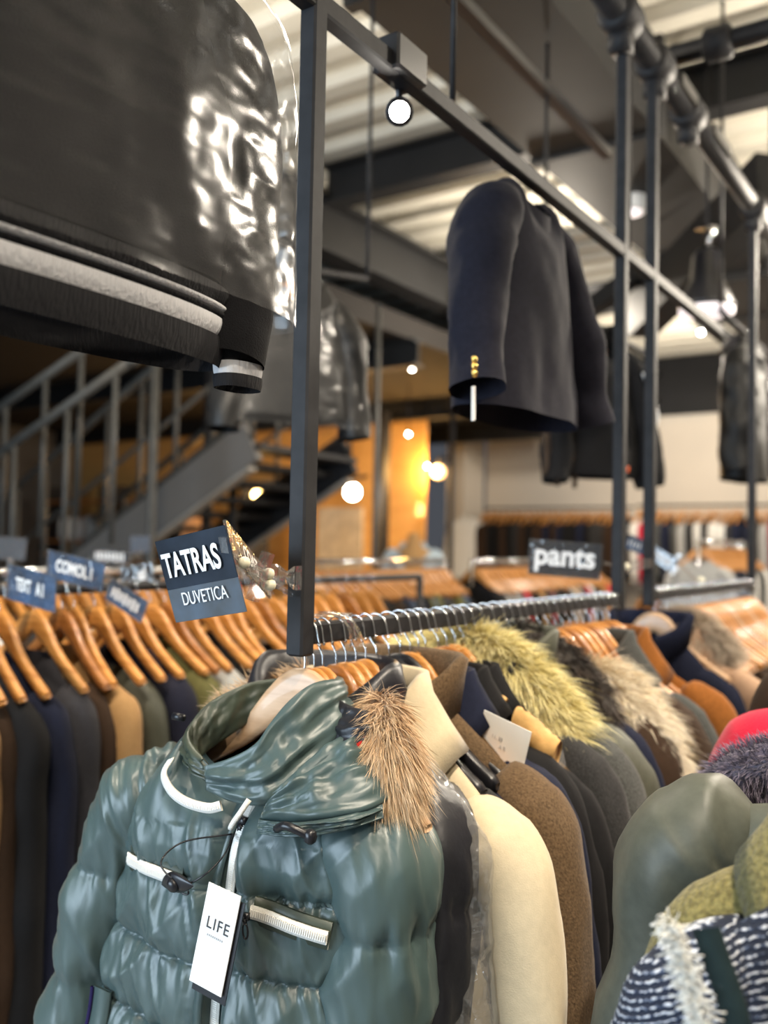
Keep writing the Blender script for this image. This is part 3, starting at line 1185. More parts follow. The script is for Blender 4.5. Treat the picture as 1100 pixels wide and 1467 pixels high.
zpath = [(.010, -.186), (.006, -.22), (.000, -.26), (-.006, -.32), (-.012, -.40), (-.018, -.47), (-.024, -.55), (-.028, -.62)]
zp = np.array([(np.interp(z_, [-p[1] for p in zpath], [p[0] for p in zpath]), -z_) for z_ in np.linspace(.186, .66, 60)])
zz_pts = smooth_pts([on_front(a, b, .004) for a, b in zp], 9)
zt = ribbon('zip_tape', zz_pts, .0135, M_ZIP, puf)
zt['label'] = 'white chunky front zip'
teeth('zip_teeth', zz_pts, zt, M_ZIP_TEETH, .006)
stitch = ribbon('placket', smooth_pts([on_front(a - .016, b, .001) for a, b in zp], 9), .012, M_PUFF, puf, .003)


def zip_slider(parent, p, d, name='zip_pull', k=1.0):
    p = np.array(p)
    d = np.array(d, float)
    d /= np.linalg.norm(d)
    mbx = MB()
    mbx.beam(p + [0, -.003, 0], p + d * .011 * k + [0, -.003, 0], .010 * k, .005, (0, -1, 0))
    mbx.beam(p + d * .008 * k + [0, -.006, 0], p + d * .016 * k + [0, -.006, 0], .005 * k, .004, (0, -1, 0))
    a = np.linspace(0, 2 * PI, 13)
    c = p + d * .026 * k + [0, -.006, 0]
    sd = np.cross(d, [0, -1, 0])
    mbx.tube([c + d * .012 * k * math.cos(t) + sd * .005 * k * math.sin(t) for t in a], .0016 * k, 6)
    return mbx.build(name, M_BLACKPL, parent)


zip_slider(puf, on_front(.004, -.215, .006), (-.15, 0, -1), k=1.2)
for (xa, za, xb, zb, end) in ((-.185, -.297, -.065, -.300, 1), (.040, -.308, .140, -.330, 0)):
    L = [(xa + (xb - xa) * f, za + (zb - za) * f) for f in np.linspace(0, 1, 24)]
    C0 = smooth_pts([on_front(a, b, .004) for a, b in L], 9)
    C0[:, 1] = C0[:, 1] * .4 + np.interp(np.linspace(0, 1, 24), [0, 1], [C0[0, 1], C0[-1, 1]]) * .6 - .004
    wl = ribbon('pocket_welt', C0 + [0, .004, 0], .034, M_PUFF_IN, puf, .003)
    zt2 = ribbon('pocket_zip', C0 + [0, -.003, 0], .0165, M_ZIP, puf, .002)
    teeth('zip_teeth', C0 + [0, -.005, 0], zt2, M_ZIP_TEETH, .008)
    if end:
        zip_slider(puf, C0[-1] + [-.008, -.006, 0], (1, 0, -.25), k=.8)
    else:
        zip_slider(puf, C0[0] + [-.002, -.006, 0], (.1, 0, -1), k=.75)


def sweep_loop(name, centers, prof_fn, m, parent, ncap=True):
    """closed-profile sweep: prof_fn(i, f) returns the ring of 3-D offsets at path position i"""
    G = np.array([[c + np.array(o) for o in prof_fn(i / (len(centers) - 1))] for i, c in enumerate(centers)])
    mbx = MB().grid(G, True)
    k = G.shape[1]
    n = len(centers)
    mbx.f.append(tuple(range(k)))
    mbx.f.append(tuple((n - 1) * k + i for i in range(k - 1, -1, -1)))
    mbx.mi += [0, 0]
    return mbx.build(name, m, parent)


def puffy_sheet(name, base, top, th, m, parent, wr=.006, seed=0.0, nv=26, bulge=.018):
    """padded panel between two 3-D edges, double sided"""
    base = interp_path(base, 60)
    top = interp_path(top, 60)
    v = np.linspace(0, 1, nv)[:, None, None]
    C = base[None] * (1 - v) + top[None] * v
    N = grid_normals(C, False)
    cen = C.mean((0, 1))
    rad = C - cen
    rad[..., 2] = 0
    if (rad * N).sum() < 0:
        N = -N
    vv = np.linspace(0, 1, nv)[:, None]
    uu = np.linspace(0, 1, 60)[None, :]
    edge = np.sqrt(np.clip(4 * vv * (1 - vv), 0, 1)) * (1 - (2 * uu - 1) ** 12)
    w1 = fbm(uu * 14 + seed, vv * 3 + seed, 3)
    w2 = fbm(uu * 5 + vv * 6 + seed * 2, vv * 7 - uu * 3, 3)
    d = (th / 2 + bulge * edge * .5) + (wr * w1 + wr * 1.3 * w2) * edge
    O = C + N * d[..., None]
    I = C - N * (th / 2 * edge + .001)[..., None] + N * (wr * .7 * w1 * edge)[..., None]
    G = np.concatenate([O, I[::-1]], 0)
    # close the loop in v
    G = np.concatenate([G, G[:1]], 0)
    mbx = MB().grid(np.swapaxes(G[:-1], 0, 1), True)
    k = 2 * nv
    mbx.f.append(tuple(range(k)))
    mbx.f.append(tuple(59 * k + i for i in range(k - 1, -1, -1)))
    mbx.mi += [0, 0]
    return mbx.build(name, m, parent)


# tall collar, left half (folded open) and right half (standing, crossing the front)
puffy_sheet('collar', [(-.003, -.095, -.182), (-.043, -.090, -.176), (-.078, -.075, -.166), (-.092, -.04, -.160), (-.088, .0, -.145), (-.06, .05, -.118), (.0, .08, -.112)],
            [(-.045, -.098, -.148), (-.085, -.078, -.135), (-.110, -.046, -.120), (-.106, -.012, -.096), (-.082, .020, -.078), (-.058, .055, -.070), (.0, .085, -.065)], .008, M_PUFF_IN, puf, .010, 2.0, bulge=.012)
puffy_sheet('collar', [(-.030, -.104, -.182), (.02, -.106, -.190), (.058, -.092, -.188), (.082, -.062, -.172), (.096, -.02, -.150), (.090, .03, -.125), (.045, .075, -.114), (.0, .082, -.110)],
            [(-.036, -.102, -.154), (.002, -.100, -.140), (.030, -.092, -.122), (.040, -.076, -.098), (.052, -.052, -.072), (.064, -.02, -.055), (.066, .03, -.055), (.035, .075, -.060), (.0, .085, -.065)], .008, M_PUFF, puf, .009, 5.0, bulge=.014)
# lining seen in the neck
MB().lathe((0, .035, -.30), [(.04, 0), (.050, .06), (.056, .10), (.058, .135)], 28).build('lining', M_LINING, puf)
# hood lying on the right shoulder and back
puffy_sheet('hood', [(.052, -.104, -.205), (.100, -.104, -.200), (.148, -.092, -.190), (.182, -.05, -.180), (.172, .04, -.165), (.07, .11, -.15), (-.06, .11, -.15), (-.125, .04, -.165)],
            [(.055, -.092, -.180), (.075, -.072, -.158), (.098, -.035, -.128), (.108, .00, -.112), (.098, .04, -.10), (.04, .09, -.09), (-.04, .09, -.09), (-.105, .03, -.125)], .012, M_PUFF, puf, .014, 8.0, bulge=.022)
puffy_sheet('hood_hem', [(.050, -.110, -.219), (.100, -.112, -.214), (.150, -.098, -.204), (.186, -.055, -.194)],
            [(.052, -.108, -.203), (.100, -.110, -.198), (.149, -.096, -.188), (.183, -.052, -.179)], .006, M_PUFF, puf, .006, 3.0, bulge=.010)
tg = MB().tube(interp_path([(.095, -.135, -.200), (.112, -.142, -.192), (.130, -.136, -.198), (.142, -.128, -.206)], 14), .005, 8)
tg.lathe((.138, -.132, -.210), [(.003, 0), (.007, .003), (.007, .013), (.003, .016)], 10)
tg.build('cord_toggle', M_BLACKPL, puf)
MB().tube(interp_path([(.046, -.122, -.178), (.040, -.130, -.192), (.032, -.132, -.204), (.026, -.130, -.212)], 10), .0035, 6).build('hood_zip_end', M_ZIP, puf)
# white zip curving round the collar base on the left
cz = interp_path([(-.108, -.070, -.158), (-.100, -.092, -.172), (-.075, -.106, -.186), (-.045, -.112, -.194), (-.012, -.112, -.196), (.008, -.112, -.190)], 30)
cz = cz + np.array([0, -.012, 0])
c_ = ribbon('collar_zip', cz, .012, M_ZIP, puf, .003)
teeth('zip_teeth', cz + [0, -.002, 0], c_, M_ZIP_TEETH, .005)
MB().tube([(-.118, -.05, -.113), (-.135, -.052, -.112)], .005, 8).build('cord_stopper', M_BLACKPL, puf)
# lower pocket edge with purple lining
lp = [on_front(-.205 - .012 * f, -.46 - .16 * f, .006) for f in np.linspace(0, 1, 14)]
ribbon('pocket_edge', smooth_pts(lp, 5), .03, M_PUFF, puf, .004)
ribbon('pocket_lining', smooth_pts(np.array(lp) + [-.016, -.003, 0], 5), .005, M_LINING, puf, .003)
# paper price tag, its loop and the security tag (own things)
R5 = math.radians(5)


def puf_world(p):
    x, y, z = p
    return np.array([PX + x * math.cos(R5) - y * math.sin(R5), PY + x * math.sin(R5) + y * math.cos(R5), ZR + z])


pt = thing('price_tag', 'white paper price tag with thin black capitals hanging on the green puffer', 'tag', tuple(puf_world(on_front(.034, -.280, .044))), math.radians(3))
pt.rotation_euler = (math.radians(-6), math.radians(8), math.radians(3))
mbx = MB()
mbx.box((0, 0, -.050), (.048, .0012, .112))
mbx.build('card', M_PAPER, pt, False)
mbx = MB()
mbx.box((.004, .0035, -.058), (.050, .0012, .114))
mbx.build('backing_card', M_BLACKPL, pt, False)
lettering('LIFE', .0185, M_INK, pt, (.001, -.0012, -.036), name='lettering', sx=.95, space=1.15)
for k in range(9):
    MB().box((-.011 + k * .0027, -.0008, -.049), (.0016, .0006, .0022)).build('small_print', M_INK_GREY, pt, False)
sec = thing('security_tag', 'black oval anti-theft tag clipped above the paper price tag', 'security tag', tuple(puf_world(on_front(-.040, -.286, .038))))
sec.rotation_euler = (math.radians(20), math.radians(-14), math.radians(-10))
n_, rr_ = 24, []
for k in np.linspace(-1, 1, 17):
    wv = .013 * (1 - abs(k) ** 1.8) + .0006
    rr_.append([(k * .034, .006 * math.cos(a) * (1 - abs(k) ** 2.2) - .0, wv * math.sin(a) + .004 * (1 - k * k)) for a in np.linspace(0, 2 * PI, n_, endpoint=False)])
MB().grid(np.array(rr_), True).build('shell', M_BLACKPL, sec)
MB().lathe((.002, -.004, .004), [(.0095, 0), (.0085, -.004), (.006, -.007), (.002, -.008)], 16, 'Y').build('boss', M_BLACKPL, sec)
lp0 = puf_world(on_front(-.004, -.235, .012))
lp1 = np.array(sec.location) + np.array([.012, -.004, .006])
mid = (lp0 + lp1) / 2
loop = interp_path([lp0, lp0 * .55 + lp1 * .45 + np.array([-.035, -.012, .012]), lp1 + np.array([-.030, -.006, .018]), lp1, lp1 * .7 + lp0 * .3 + np.array([.022, -.01, 0]), lp0 * .7 + lp1 * .3 + np.array([.020, -.008, 0]), lp0], 40)
lo_ = MB().tube(loop, .0011, 6).build('tag_cord', M_BLACKPL, None)
tag(lo_, 'thin black cord loop tying the tags to the zip pull', 'cord')

# ------------------------------------------------------------------ the main rail: hangers and coats
def Y_of(px, x=XR):
    r = (px - 550) / F_PX
    c, s = math.cos(YAW), math.sin(YAW)
    return (-x * c - r * x * s) / (s - r * c)


hanger(XR, .948, ZR, 'pale', 'pale beech hanger inside the green puffer jacket', None, math.radians(2), math.radians(2))
HG = 'hangers on the main rail'
hook_px = [455, 467, 486, 500, 514, 528, 543, 561, 577, 591, 603, 613, 631, 643, 655, 667, 681, 697, 712, 724, 735, 745, 756, 766, 777, 788, 798, 808, 818, 828, 838, 847, 857, 866, 874]
kinds = ['orange', 'orange', 'brown', 'orange', 'orange', 'orange', 'black', 'black', 'black', 'orange', 'orange']
for i, px in enumerate(hook_px):
    k = kinds[i % len(kinds)] if px < 800 else ('orange' if i % 3 else 'brown')
    lab = {'orange': 'orange wooden hanger crowded on the rail with the fur coats', 'brown': 'brown wooden hanger crowded on the rail with the fur coats',
           'black': 'black hanger crowded on the rail with the fur coats'}[k]
    hg = hanger(XR, Y_of(px), ZR - random.uniform(0, .002), k, lab, HG + ' ' + k, math.radians(random.uniform(-3, 3)))
    if px < 530:
        hg.scale = (.72, 1, 1)
    elif px < 800:
        hg.scale = (.92, 1, 1)

M_BLKNY = nylon('black_nylon', (0.012, 0.012, 0.016), rough=0.4)
M_CREAM = cloth('cream_wool', (0.56, 0.47, 0.32), sheen=.25, var=.05)
M_TAUPE = wool('taupe_wool', (0.115, 0.075, 0.042))
M_BLACK = cloth('black_cloth', (0.009, 0.009, 0.010))
M_CHAR = wool('charcoal_wool', (0.026, 0.026, 0.027))
M_GREYW = wool('grey_wool', (0.062, 0.065, 0.063))
M_NAVY = cloth('navy_cloth', (0.010, 0.013, 0.030))
M_OLIVE = cloth('olive_cloth', (0.055, 0.058, 0.042), rough=.6, spec=.35)
M_CAMEL = wool('camel_wool', (0.34, 0.20, 0.085), var=.15)
M_RUST = wool('rust_wool', (0.235, 0.085, 0.018), var=.3)
M_BEIGE = wool('rose_beige_wool', (0.46, 0.30, 0.20), var=.1)
M_BROWN = cloth('dark_brown_cloth', (0.035, 0.020, 0.012))
M_WHITEC = cloth('white_cloth', (0.62, 0.62, 0.60))
M_DENIM = cloth('denim_cloth', (0.045, 0.07, 0.12), var=.3)
M_REDW = wool('crimson_wool', (0.42, 0.012, 0.035), var=.1)
M_TWEED0 = wool('grey_tweed', (0.18, 0.17, 0.155), var=.6, scale=140)

# black down jacket with the raccoon-fur hood
bj, _, _ = puffer('black down jacket with a fur-trimmed hood behind the green puffer', 'puffer_jacket', -.79, Y_of(467) + .045, M_BLKNY, math.radians(1), 4.1, sh=.165, shl=.165, outs=(.02, .03))
bj.scale = (1, .8, 1)
collar_stand(bj, M_BLKNY, nw=.09, ny=.075, zn=-.115, h=.075, t=.018, puff=.01)
M_RED = cloth('red_lining', (0.45, 0.03, 0.02))
puffy_sheet('hood', [(.062, -.13, -.165), (.102, -.155, -.160), (.142, -.162, -.145), (.157, -.11, -.14)], [(.072, -.105, -.085), (.102, -.118, -.082), (.137, -.13, -.088), (.147, -.085, -.09)], .02, M_BLKNY, bj, .006, 4., bulge=.022)
MB().tube(interp_path([(.137, -.172, -.140), (.150, -.165, -.122), (.154, -.147, -.105)], 8), .004, 6).build('hood_piping', M_RED, bj)
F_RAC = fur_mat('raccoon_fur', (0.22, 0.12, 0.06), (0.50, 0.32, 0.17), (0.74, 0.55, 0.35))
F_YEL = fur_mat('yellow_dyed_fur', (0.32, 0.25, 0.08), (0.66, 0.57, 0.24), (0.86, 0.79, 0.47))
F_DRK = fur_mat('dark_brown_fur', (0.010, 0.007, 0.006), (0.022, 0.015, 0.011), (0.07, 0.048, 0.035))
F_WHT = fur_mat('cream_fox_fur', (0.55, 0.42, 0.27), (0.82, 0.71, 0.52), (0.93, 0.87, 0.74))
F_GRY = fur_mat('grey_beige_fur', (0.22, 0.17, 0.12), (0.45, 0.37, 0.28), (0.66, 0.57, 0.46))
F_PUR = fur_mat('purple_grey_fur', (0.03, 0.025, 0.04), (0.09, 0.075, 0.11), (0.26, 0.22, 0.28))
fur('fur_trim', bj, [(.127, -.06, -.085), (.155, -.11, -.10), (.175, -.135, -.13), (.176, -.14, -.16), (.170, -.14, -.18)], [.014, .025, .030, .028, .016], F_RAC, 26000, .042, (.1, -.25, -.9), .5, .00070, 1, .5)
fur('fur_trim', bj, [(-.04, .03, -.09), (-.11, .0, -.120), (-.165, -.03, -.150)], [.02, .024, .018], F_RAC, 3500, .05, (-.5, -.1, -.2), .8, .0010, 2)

coat('coat', 'cream wool coat with a wide collar under clear plastic', 'coat', XR, Y_of(522) + .01, ZR, M_CREAM, ys=.7, collar='big', seed=2.2, wr=.006, sh=.225, zs=-.24, length=.95, hw=.30, thick=.07)
coat('coat', 'taupe felted wool coat with an upturned collar', 'coat', XR, Y_of(577), ZR, M_TAUPE, collar='tall', seed=3.1, wr=.010, sh=.225, zs=-.22, length=.95, hw=.30, thick=.075, ys=.6)
bk = coat('jacket', 'black jacket with a printed card tag on its collar', 'jacket', XR, Y_of(637), ZR, M_BLACK, collar='fold', seed=4.3, sh=.225, zs=-.25, length=.75, hw=.27, ys=.6)
coat('coat', 'charcoal wool coat next to the black jacket', 'coat', XR, Y_of(668), ZR, M_CHAR, collar='fold', seed=5.9, sh=.22, zs=-.215, length=.9, hw=.28, ys=.6)
coat('coat', 'mid-grey wool coat in front of the yellow-fur parka', 'coat', XR, Y_of(694), ZR, M_GREYW, collar='fold', seed=6.4, sh=.225, zs=-.21, length=.9, hw=.28, ys=.6)
pk = coat('parka', 'olive parka with a yellow dyed-fur hood trim', 'parka', XR, Y_of(720), ZR, M_OLIVE, collar='stand', seed=7.2, sh=.22, zs=-.21, length=.85, hw=.28)
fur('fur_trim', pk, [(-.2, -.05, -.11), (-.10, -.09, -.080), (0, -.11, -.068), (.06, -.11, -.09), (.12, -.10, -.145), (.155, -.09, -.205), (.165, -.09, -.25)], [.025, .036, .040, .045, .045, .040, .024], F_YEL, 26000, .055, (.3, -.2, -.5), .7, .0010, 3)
dk = coat('coat', 'dark coat with a deep brown fur collar', 'coat', XR, Y_of(768), ZR, M_BROWN, collar=None, seed=8.8, sh=.225, zs=-.21, length=.95, hw=.28)
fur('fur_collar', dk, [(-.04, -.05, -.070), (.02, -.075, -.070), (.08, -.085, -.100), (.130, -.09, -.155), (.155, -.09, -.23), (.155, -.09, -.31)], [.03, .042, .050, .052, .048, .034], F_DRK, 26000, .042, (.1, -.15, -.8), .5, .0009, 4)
wk = coat('coat', 'brown coat with a long cream fox-fur trim', 'coat', XR, Y_of(822), ZR, M_BROWN, collar=None, seed=9.1, sh=.225, zs=-.21, length=.95, hw=.28)
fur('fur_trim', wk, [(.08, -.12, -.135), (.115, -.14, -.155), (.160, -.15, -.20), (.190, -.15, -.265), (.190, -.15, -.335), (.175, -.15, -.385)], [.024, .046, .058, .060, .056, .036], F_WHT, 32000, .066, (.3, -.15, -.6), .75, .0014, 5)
coat('coat', 'light brown open coat below the dark fur collar', 'coat', XR + .01, Y_of(797), ZR, M_CAMEL, collar=None, seed=9.9, sh=.20, zs=-.23, length=.95, hw=.24, ys=.6)
coat('coat', 'dark green-grey wool coat behind the cream fur', 'coat', XR, Y_of(846), ZR, M_GREYW, collar='big', seed=10.2, sh=.225, zs=-.22, length=.95, hw=.28, ys=.6)
coat('coat', 'rust brown wool coat with a broad collar', 'coat', XR, Y_of(868), ZR, M_RUST, collar='big', seed=11.7, sh=.235, zs=-.20, length=.95, hw=.29, thick=.08, ys=.6)
for i, (px, m_, lab) in enumerate(((600, M_NAVY, 'navy jacket squeezed between the taupe coat and the black jacket'), (620, M_BLACK, 'black coat squeezed behind the taupe coat'), (745, M_NAVY, 'navy coat squeezed behind the yellow-fur parka'))):
    coat('coat', lab, 'coat', XR, Y_of(px), ZR, m_, collar='fold', seed=20 + i, sh=.205, zs=-.215, length=.9, hw=.25, thick=.05, ys=.6)

# every other hanger on the rail carries a thin dark coat squeezed into the row
_used = [455, 467, 528, 577, 637, 668, 694, 720, 768, 822, 797, 846, 868, 600, 620, 745]
_fill = [(M_BLACK, 'black'), (M_CHAR, 'charcoal'), (M_NAVY, 'navy'), (M_BROWN, 'dark brown'), (M_TAUPE, 'taupe')]
for i, px in enumerate(hook_px):
    if px > 480 and min(abs(px - u) for u in _used) > 4:
        m_, cn = _fill[i % 5] if px > 530 else _fill[0]
        small = px < 530
        coat('coat', 'thin ' + cn + ' coat squeezed flat between the coats on the main rail', 'coat', XR, Y_of(px), ZR - .004, m_, 'thin ' + cn + ' coats on the main rail', collar=None, seed=200 + i,
             sh=.15 if small else .205, zs=-.20 if small else -.225, length=.85, hw=.16 if small else .22, thick=.035, res=.5, sl=dict(r0=.05, out=.0 if small else .03), ys=.6)

# printed card tag and folded kraft paper on the bagged jacket
ct = thing('card_tag', 'large grey-white card tag with small print on the black jacket', 'tag', tuple(on_y(718, 1072, Y_of(637) - .10)))
ct.rotation_euler = (0, math.radians(14), math.radians(-8))
MB().box((0, 0, 0), (.085, .0012, .085)).build('card', M_PAPER, ct, False)
for k in range(4):
    lettering(['11, 25', 'A R', '5 4', '00'][k], .008, M_INK_GREY, ct, (-.01 + .012 * (k % 2), -.0012, .012 - k * .011), rot=(PI / 2, PI / 2 * 0, 0), name='small_print')
M_KRAFT = mat('crumpled_kraft_paper', (0.55, 0.33, 0.12), 0.6, 0.3, var=.25, scale=25, bump=.6, bscale=45)
yk = Y_of(668)
for (pa, pb, w_, lab) in (((682, 990), (722, 1020), .034, 'rolled sheet of kraft paper in the plastic on the collar'), ((738, 1030), (798, 1082), .036, 'crumpled kraft paper padding in the plastic on the shoulder')):
    a, b = on_y(pa[0], pa[1], yk - .09), on_y(pb[0], pb[1], yk - .09)
    Pth = interp_path([a, (a + b) / 2 + [0, -.006, .004], b], 16)
    rg = []
    for i, p in enumerate(Pth):
        rg.append([p + np.array([.3 * w_ / 2 * math.cos(t), .4 * w_ * math.sin(t), w_ * .62 * math.cos(t)]) * (1 + .25 * vnoise(i * .9, t * 2.0)) for t in np.linspace(0, 2 * PI, 16, endpoint=False)])
    mb_ = MB().grid(np.array(rg), True)
    mb_.f.append(tuple(range(16)))
    mb_.f.append(tuple(15 * 16 + k for k in range(15, -1, -1)))
    mb_.mi += [0, 0]
    tag(mb_.build('kraft_paper', M_KRAFT), lab, 'paper')


def bag(label, x, y, z, rz=0.0, sh=.24, length=.9, hw=.31, thick=.085, zn=-.075, zs=-.2, m=None, seed=0, amp=.012, res=1.0, group=None, name='garment_bag'):
    G, T, ux, fr = body_grid(int(150 * res), int(130 * res), sh=sh, zn=zn, zs=zs, length=length, hw=hw, thick=thick, nw=.03, front_dip=.0)
    sg = orient(G, True)
    n1 = fbm(G[..., 0] * 16 + seed, G[..., 2] * 7 + G[..., 1] * 9, 4)
    n2 = np.abs(fbm(G[..., 0] * 26 + G[..., 2] * 18 + seed, G[..., 2] * 22 - G[..., 0] * 15, 3))
    o, _ = surf_obj(name, G, m or M_BAG, None, True, (amp * n1 - amp * .6 * n2) * sg)
    o.location = (x, y, z)
    o.rotation_euler = (0, 0, rz)
    return tag(o, label, 'plastic bag', group)


bag('clear crinkled plastic cover over the front of the cream coat', XR + .01, Y_of(505) - .01, ZR, sh=.225, zs=-.24, length=.9, hw=.27, thick=.05, m=M_BAG_FINE, seed=5)
bag('clear plastic cover over the charcoal coat and kraft paper', XR, Y_of(660), ZR, sh=.235, zs=-.215, length=.34, hw=.255, thick=.085, m=M_BAG_FINE, seed=9, zn=-.075)

# acrylic clamp on the near end of the rail
cl = thing('sign_clip', 'clear acrylic clip clamped on the near end of the black rail', 'clip', (XR, .985, ZR))
g_ = []
for f in np.linspace(0, 1, 14):
    xw_ = .016 - .006 * math.sin(f * PI)
    z_ = .030 - .055 * f
    yy_ = -.02 + .075 * f
    g_.append([(.018 + .012 * math.sin(f * PI) + sx_ * .002, yy_ + sy_ * xw_, z_ + .012 * math.sin(f * 3)) for sx_, sy_ in ((-1, -1), (1, -1), (1, 1), (-1, 1))])
mb_ = MB().grid(np.array(g_), True)
mb_.f += [(0, 1, 2, 3), (55, 54, 53, 52)]
mb_.mi += [0, 0]
mb_.build('jaw', M_CLEAR, cl)
MB().box((0, .02, .022), (.034, .055, .004), 0, .002).build('spring_plate', M_CLEAR, cl)

# ------------------------------------------------------------------ second rail: mostly bare-shouldered hangers
ys2 = np.linspace(2.43, 3.54, 26)
for i, yy in enumerate(ys2):
    hanger(XR, yy, ZR, 'orange' if i % 5 else 'pale', 'orange wooden hanger on the rail beyond the pants sign' if i % 5 else 'pale wooden hanger on the rail beyond the pants sign',
           'hangers on the second rail ' + ('orange' if i % 5 else 'pale'), math.radians(random.uniform(-6, 6)))
coat('jacket', 'dark navy jacket with a rounded stand collar at the rail end', 'jacket', XR, 2.40, ZR, M_NAVY, collar='tall', seed=30, sh=.17, zs=-.21, length=.8, hw=.25, res=.7, ys=.5)
coat('coat', 'rose-beige wool coat behind the rust brown coat', 'coat', XR + .01, 2.45, ZR, M_BEIGE, collar='fold', seed=31, sh=.235, zs=-.215, length=.95, hw=.28, res=.8, zn=-.12, ys=.5)
fc = coat('coat', 'denim blue coat with a pale grey fur collar', 'coat', XR, 2.56, ZR, M_DENIM, collar=None, seed=32, sh=.24, zs=-.25, length=.95, hw=.28, res=.7, zn=-.13)
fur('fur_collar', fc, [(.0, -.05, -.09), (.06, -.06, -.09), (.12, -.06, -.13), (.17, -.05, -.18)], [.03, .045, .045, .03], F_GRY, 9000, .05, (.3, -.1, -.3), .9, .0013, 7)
r2 = [(2.66, M_TWEED0, 'grey tweed coat on the rail of orange hangers'), (2.78, M_BLACK, 'black coat on the rail of orange hangers'), (2.9, M_BROWN, 'dark brown coat on the rail of orange hangers'),
      (3.02, M_TAUPE, 'taupe coat on the rail of orange hangers'), (3.14, M_NAVY, 'navy coat on the rail of orange hangers'), (3.28, M_GREYW, 'plain grey coat on the rail of orange hangers'), (3.42, M_CHAR, 'charcoal coat on the rail of orange hangers')]
for i, (yy, m_, lab) in enumerate(r2):
    coat('coat', lab, 'coat', XR, yy, ZR, m_, collar=None, seed=33 + i, sh=.17, zn=-.20, zs=-.235, length=.8, hw=.22, res=.5, thick=.06, sl=dict(r0=.055, out=.03))

# ------------------------------------------------------------------ rack of coats close by on the right
XN, ZN = -0.085, 1.37
M_OLIVEN = cloth('olive_green_nylon', (0.062, 0.066, 0.050), rough=.5, spec=.4, var=.1, bump=.2, bscale=30)
oj = coat('jacket', 'olive green smooth jacket with rounded shoulder behind the tweed', 'jacket', XN + .02, 1.10, ZN, M_OLIVEN, collar=None, nw=.02, seed=41, wr=.014, sh=.235, zn=-.075, zs=-.120, length=.75, hw=.31, thick=.075, sl=dict(r0=.085, r1=.07, out=.08))


def tweed_mat():
    m = bpy.data.materials.new('navy_white_tweed')
    m.use_nodes = True
    nt = m.node_tree
    b = nt.nodes['Principled BSDF']
    tc = nt.nodes.new('ShaderNodeTexCoord')
    mp = nt.nodes.new('ShaderNodeMapping')
    mp.inputs['Rotation'].default_value = (0, math.radians(28), 0)
    w = nt.nodes.new('ShaderNodeTexWave')
    w.bands_direction = 'Z'
    w.inputs['Scale'].default_value = 60
    w.inputs['Distortion'].default_value = 2.5
    w.inputs['Detail'].default_value = 3
    w.inputs['Detail Scale'].default_value = 3
    n = nt.nodes.new('ShaderNodeTexNoise')
    n.inputs['Scale'].default_value = 170
    n.inputs['Detail'].default_value = 2
    mu = nt.nodes.new('ShaderNodeMath')
    mu.operation = 'MULTIPLY'
    r = nt.nodes.new('ShaderNodeValToRGB')
    e = r.color_ramp.elements
    e[0].position = .33
    e[0].color = (.008, .013, .030, 1)
    e[1].position = .52
    e[1].color = (.62, .64, .68, 1)
    k = e.new(.42)
    k.color = (.06, .09, .16, 1)
    bp = nt.nodes.new('ShaderNodeBump')
    bp.inputs['Strength'].default_value = .8
    bp.inputs['Distance'].default_value = .004
    L = nt.links
    L.new(tc.outputs['Object'], mp.inputs[0])
    L.new(mp.outputs[0], w.inputs['Vector'])
    L.new(tc.outputs['Object'], n.inputs['Vector'])
    L.new(w.outputs['Fac'], mu.inputs[0])
    L.new(n.outputs['Fac'], mu.inputs[1])
    L.new(mu.outputs[0], r.inputs[0])
    L.new(r.outputs[0], b.inputs['Base Color'])
    L.new(mu.outputs[0], bp.inputs['Height'])
    L.new(bp.outputs[0], b.inputs['Normal'])
    b.inputs['Roughness'].default_value = .9
    return m


M_TW = tweed_mat()
M_KNIT = wool('olive_knit', (0.16, 0.135, 0.05), var=.45, scale=190, bump=.8, bscale=220)
M_DKGRN = cloth('dark_green_trim', (0.012, 0.022, 0.022))
tw = coat('jacket', 'navy and white tweed jacket with frayed edge on olive knit lining', 'jacket', XN + .035, .80, ZN, M_TW, collar=None, seed=44, wr=.008, sh=.165, zn=-.085, zs=-.155, length=.7, hw=.23, thick=.075, sl=dict(r0=.065, r1=.062, out=.10))
kn = coat('cardigan', 'olive flecked knit cardigan tucked behind the tweed jacket', 'cardigan', XN + .035, .865, ZN, M_KNIT, collar='fold', seed=45, wr=.004, sh=.165, zn=-.058, zs=-.118, length=.7, hw=.20, thick=.035, sl=dict(r0=.05, out=.03))
# frayed front edge and dark trim of the tweed


fe = np.array([np.array(on_y(*p, .70)) for p in ((962, 1322), (975, 1362), (990, 1405), (1003, 1450), (1008, 1500))])
loc0 = np.array(tw.location)
fl_ = fe - loc0
ribbon('front_trim', interp_path(fl_ + [.024, .006, 0], 16), .021, M_DKGRN, tw, .003)
r_ = np.random.default_rng(5)
mbx = MB()
for p in interp_path(fl_, 170):
    for _ in range(3):
        d_ = np.array([-.3 + r_.normal() * .8, -.45 + r_.normal() * .3, r_.normal() * .5])
        d_ /= np.linalg.norm(d_)
        q_ = p + r_.normal(size=3) * .0025
        ln_ = .006 + .009 * r_.random()
        mbx.tube(interp_path([q_, q_ + d_ * ln_ * .5 + r_.normal(size=3) * .0015, q_ + d_ * ln_], 4), .0006, 4)
M_FRAY = cloth('white_yarn', (0.7, 0.68, 0.62))
fo = mbx.build('frayed_edge', M_FRAY, tw)
fo['kind'] = 'stuff'
fo['label'] = 'frayed white yarn edge'
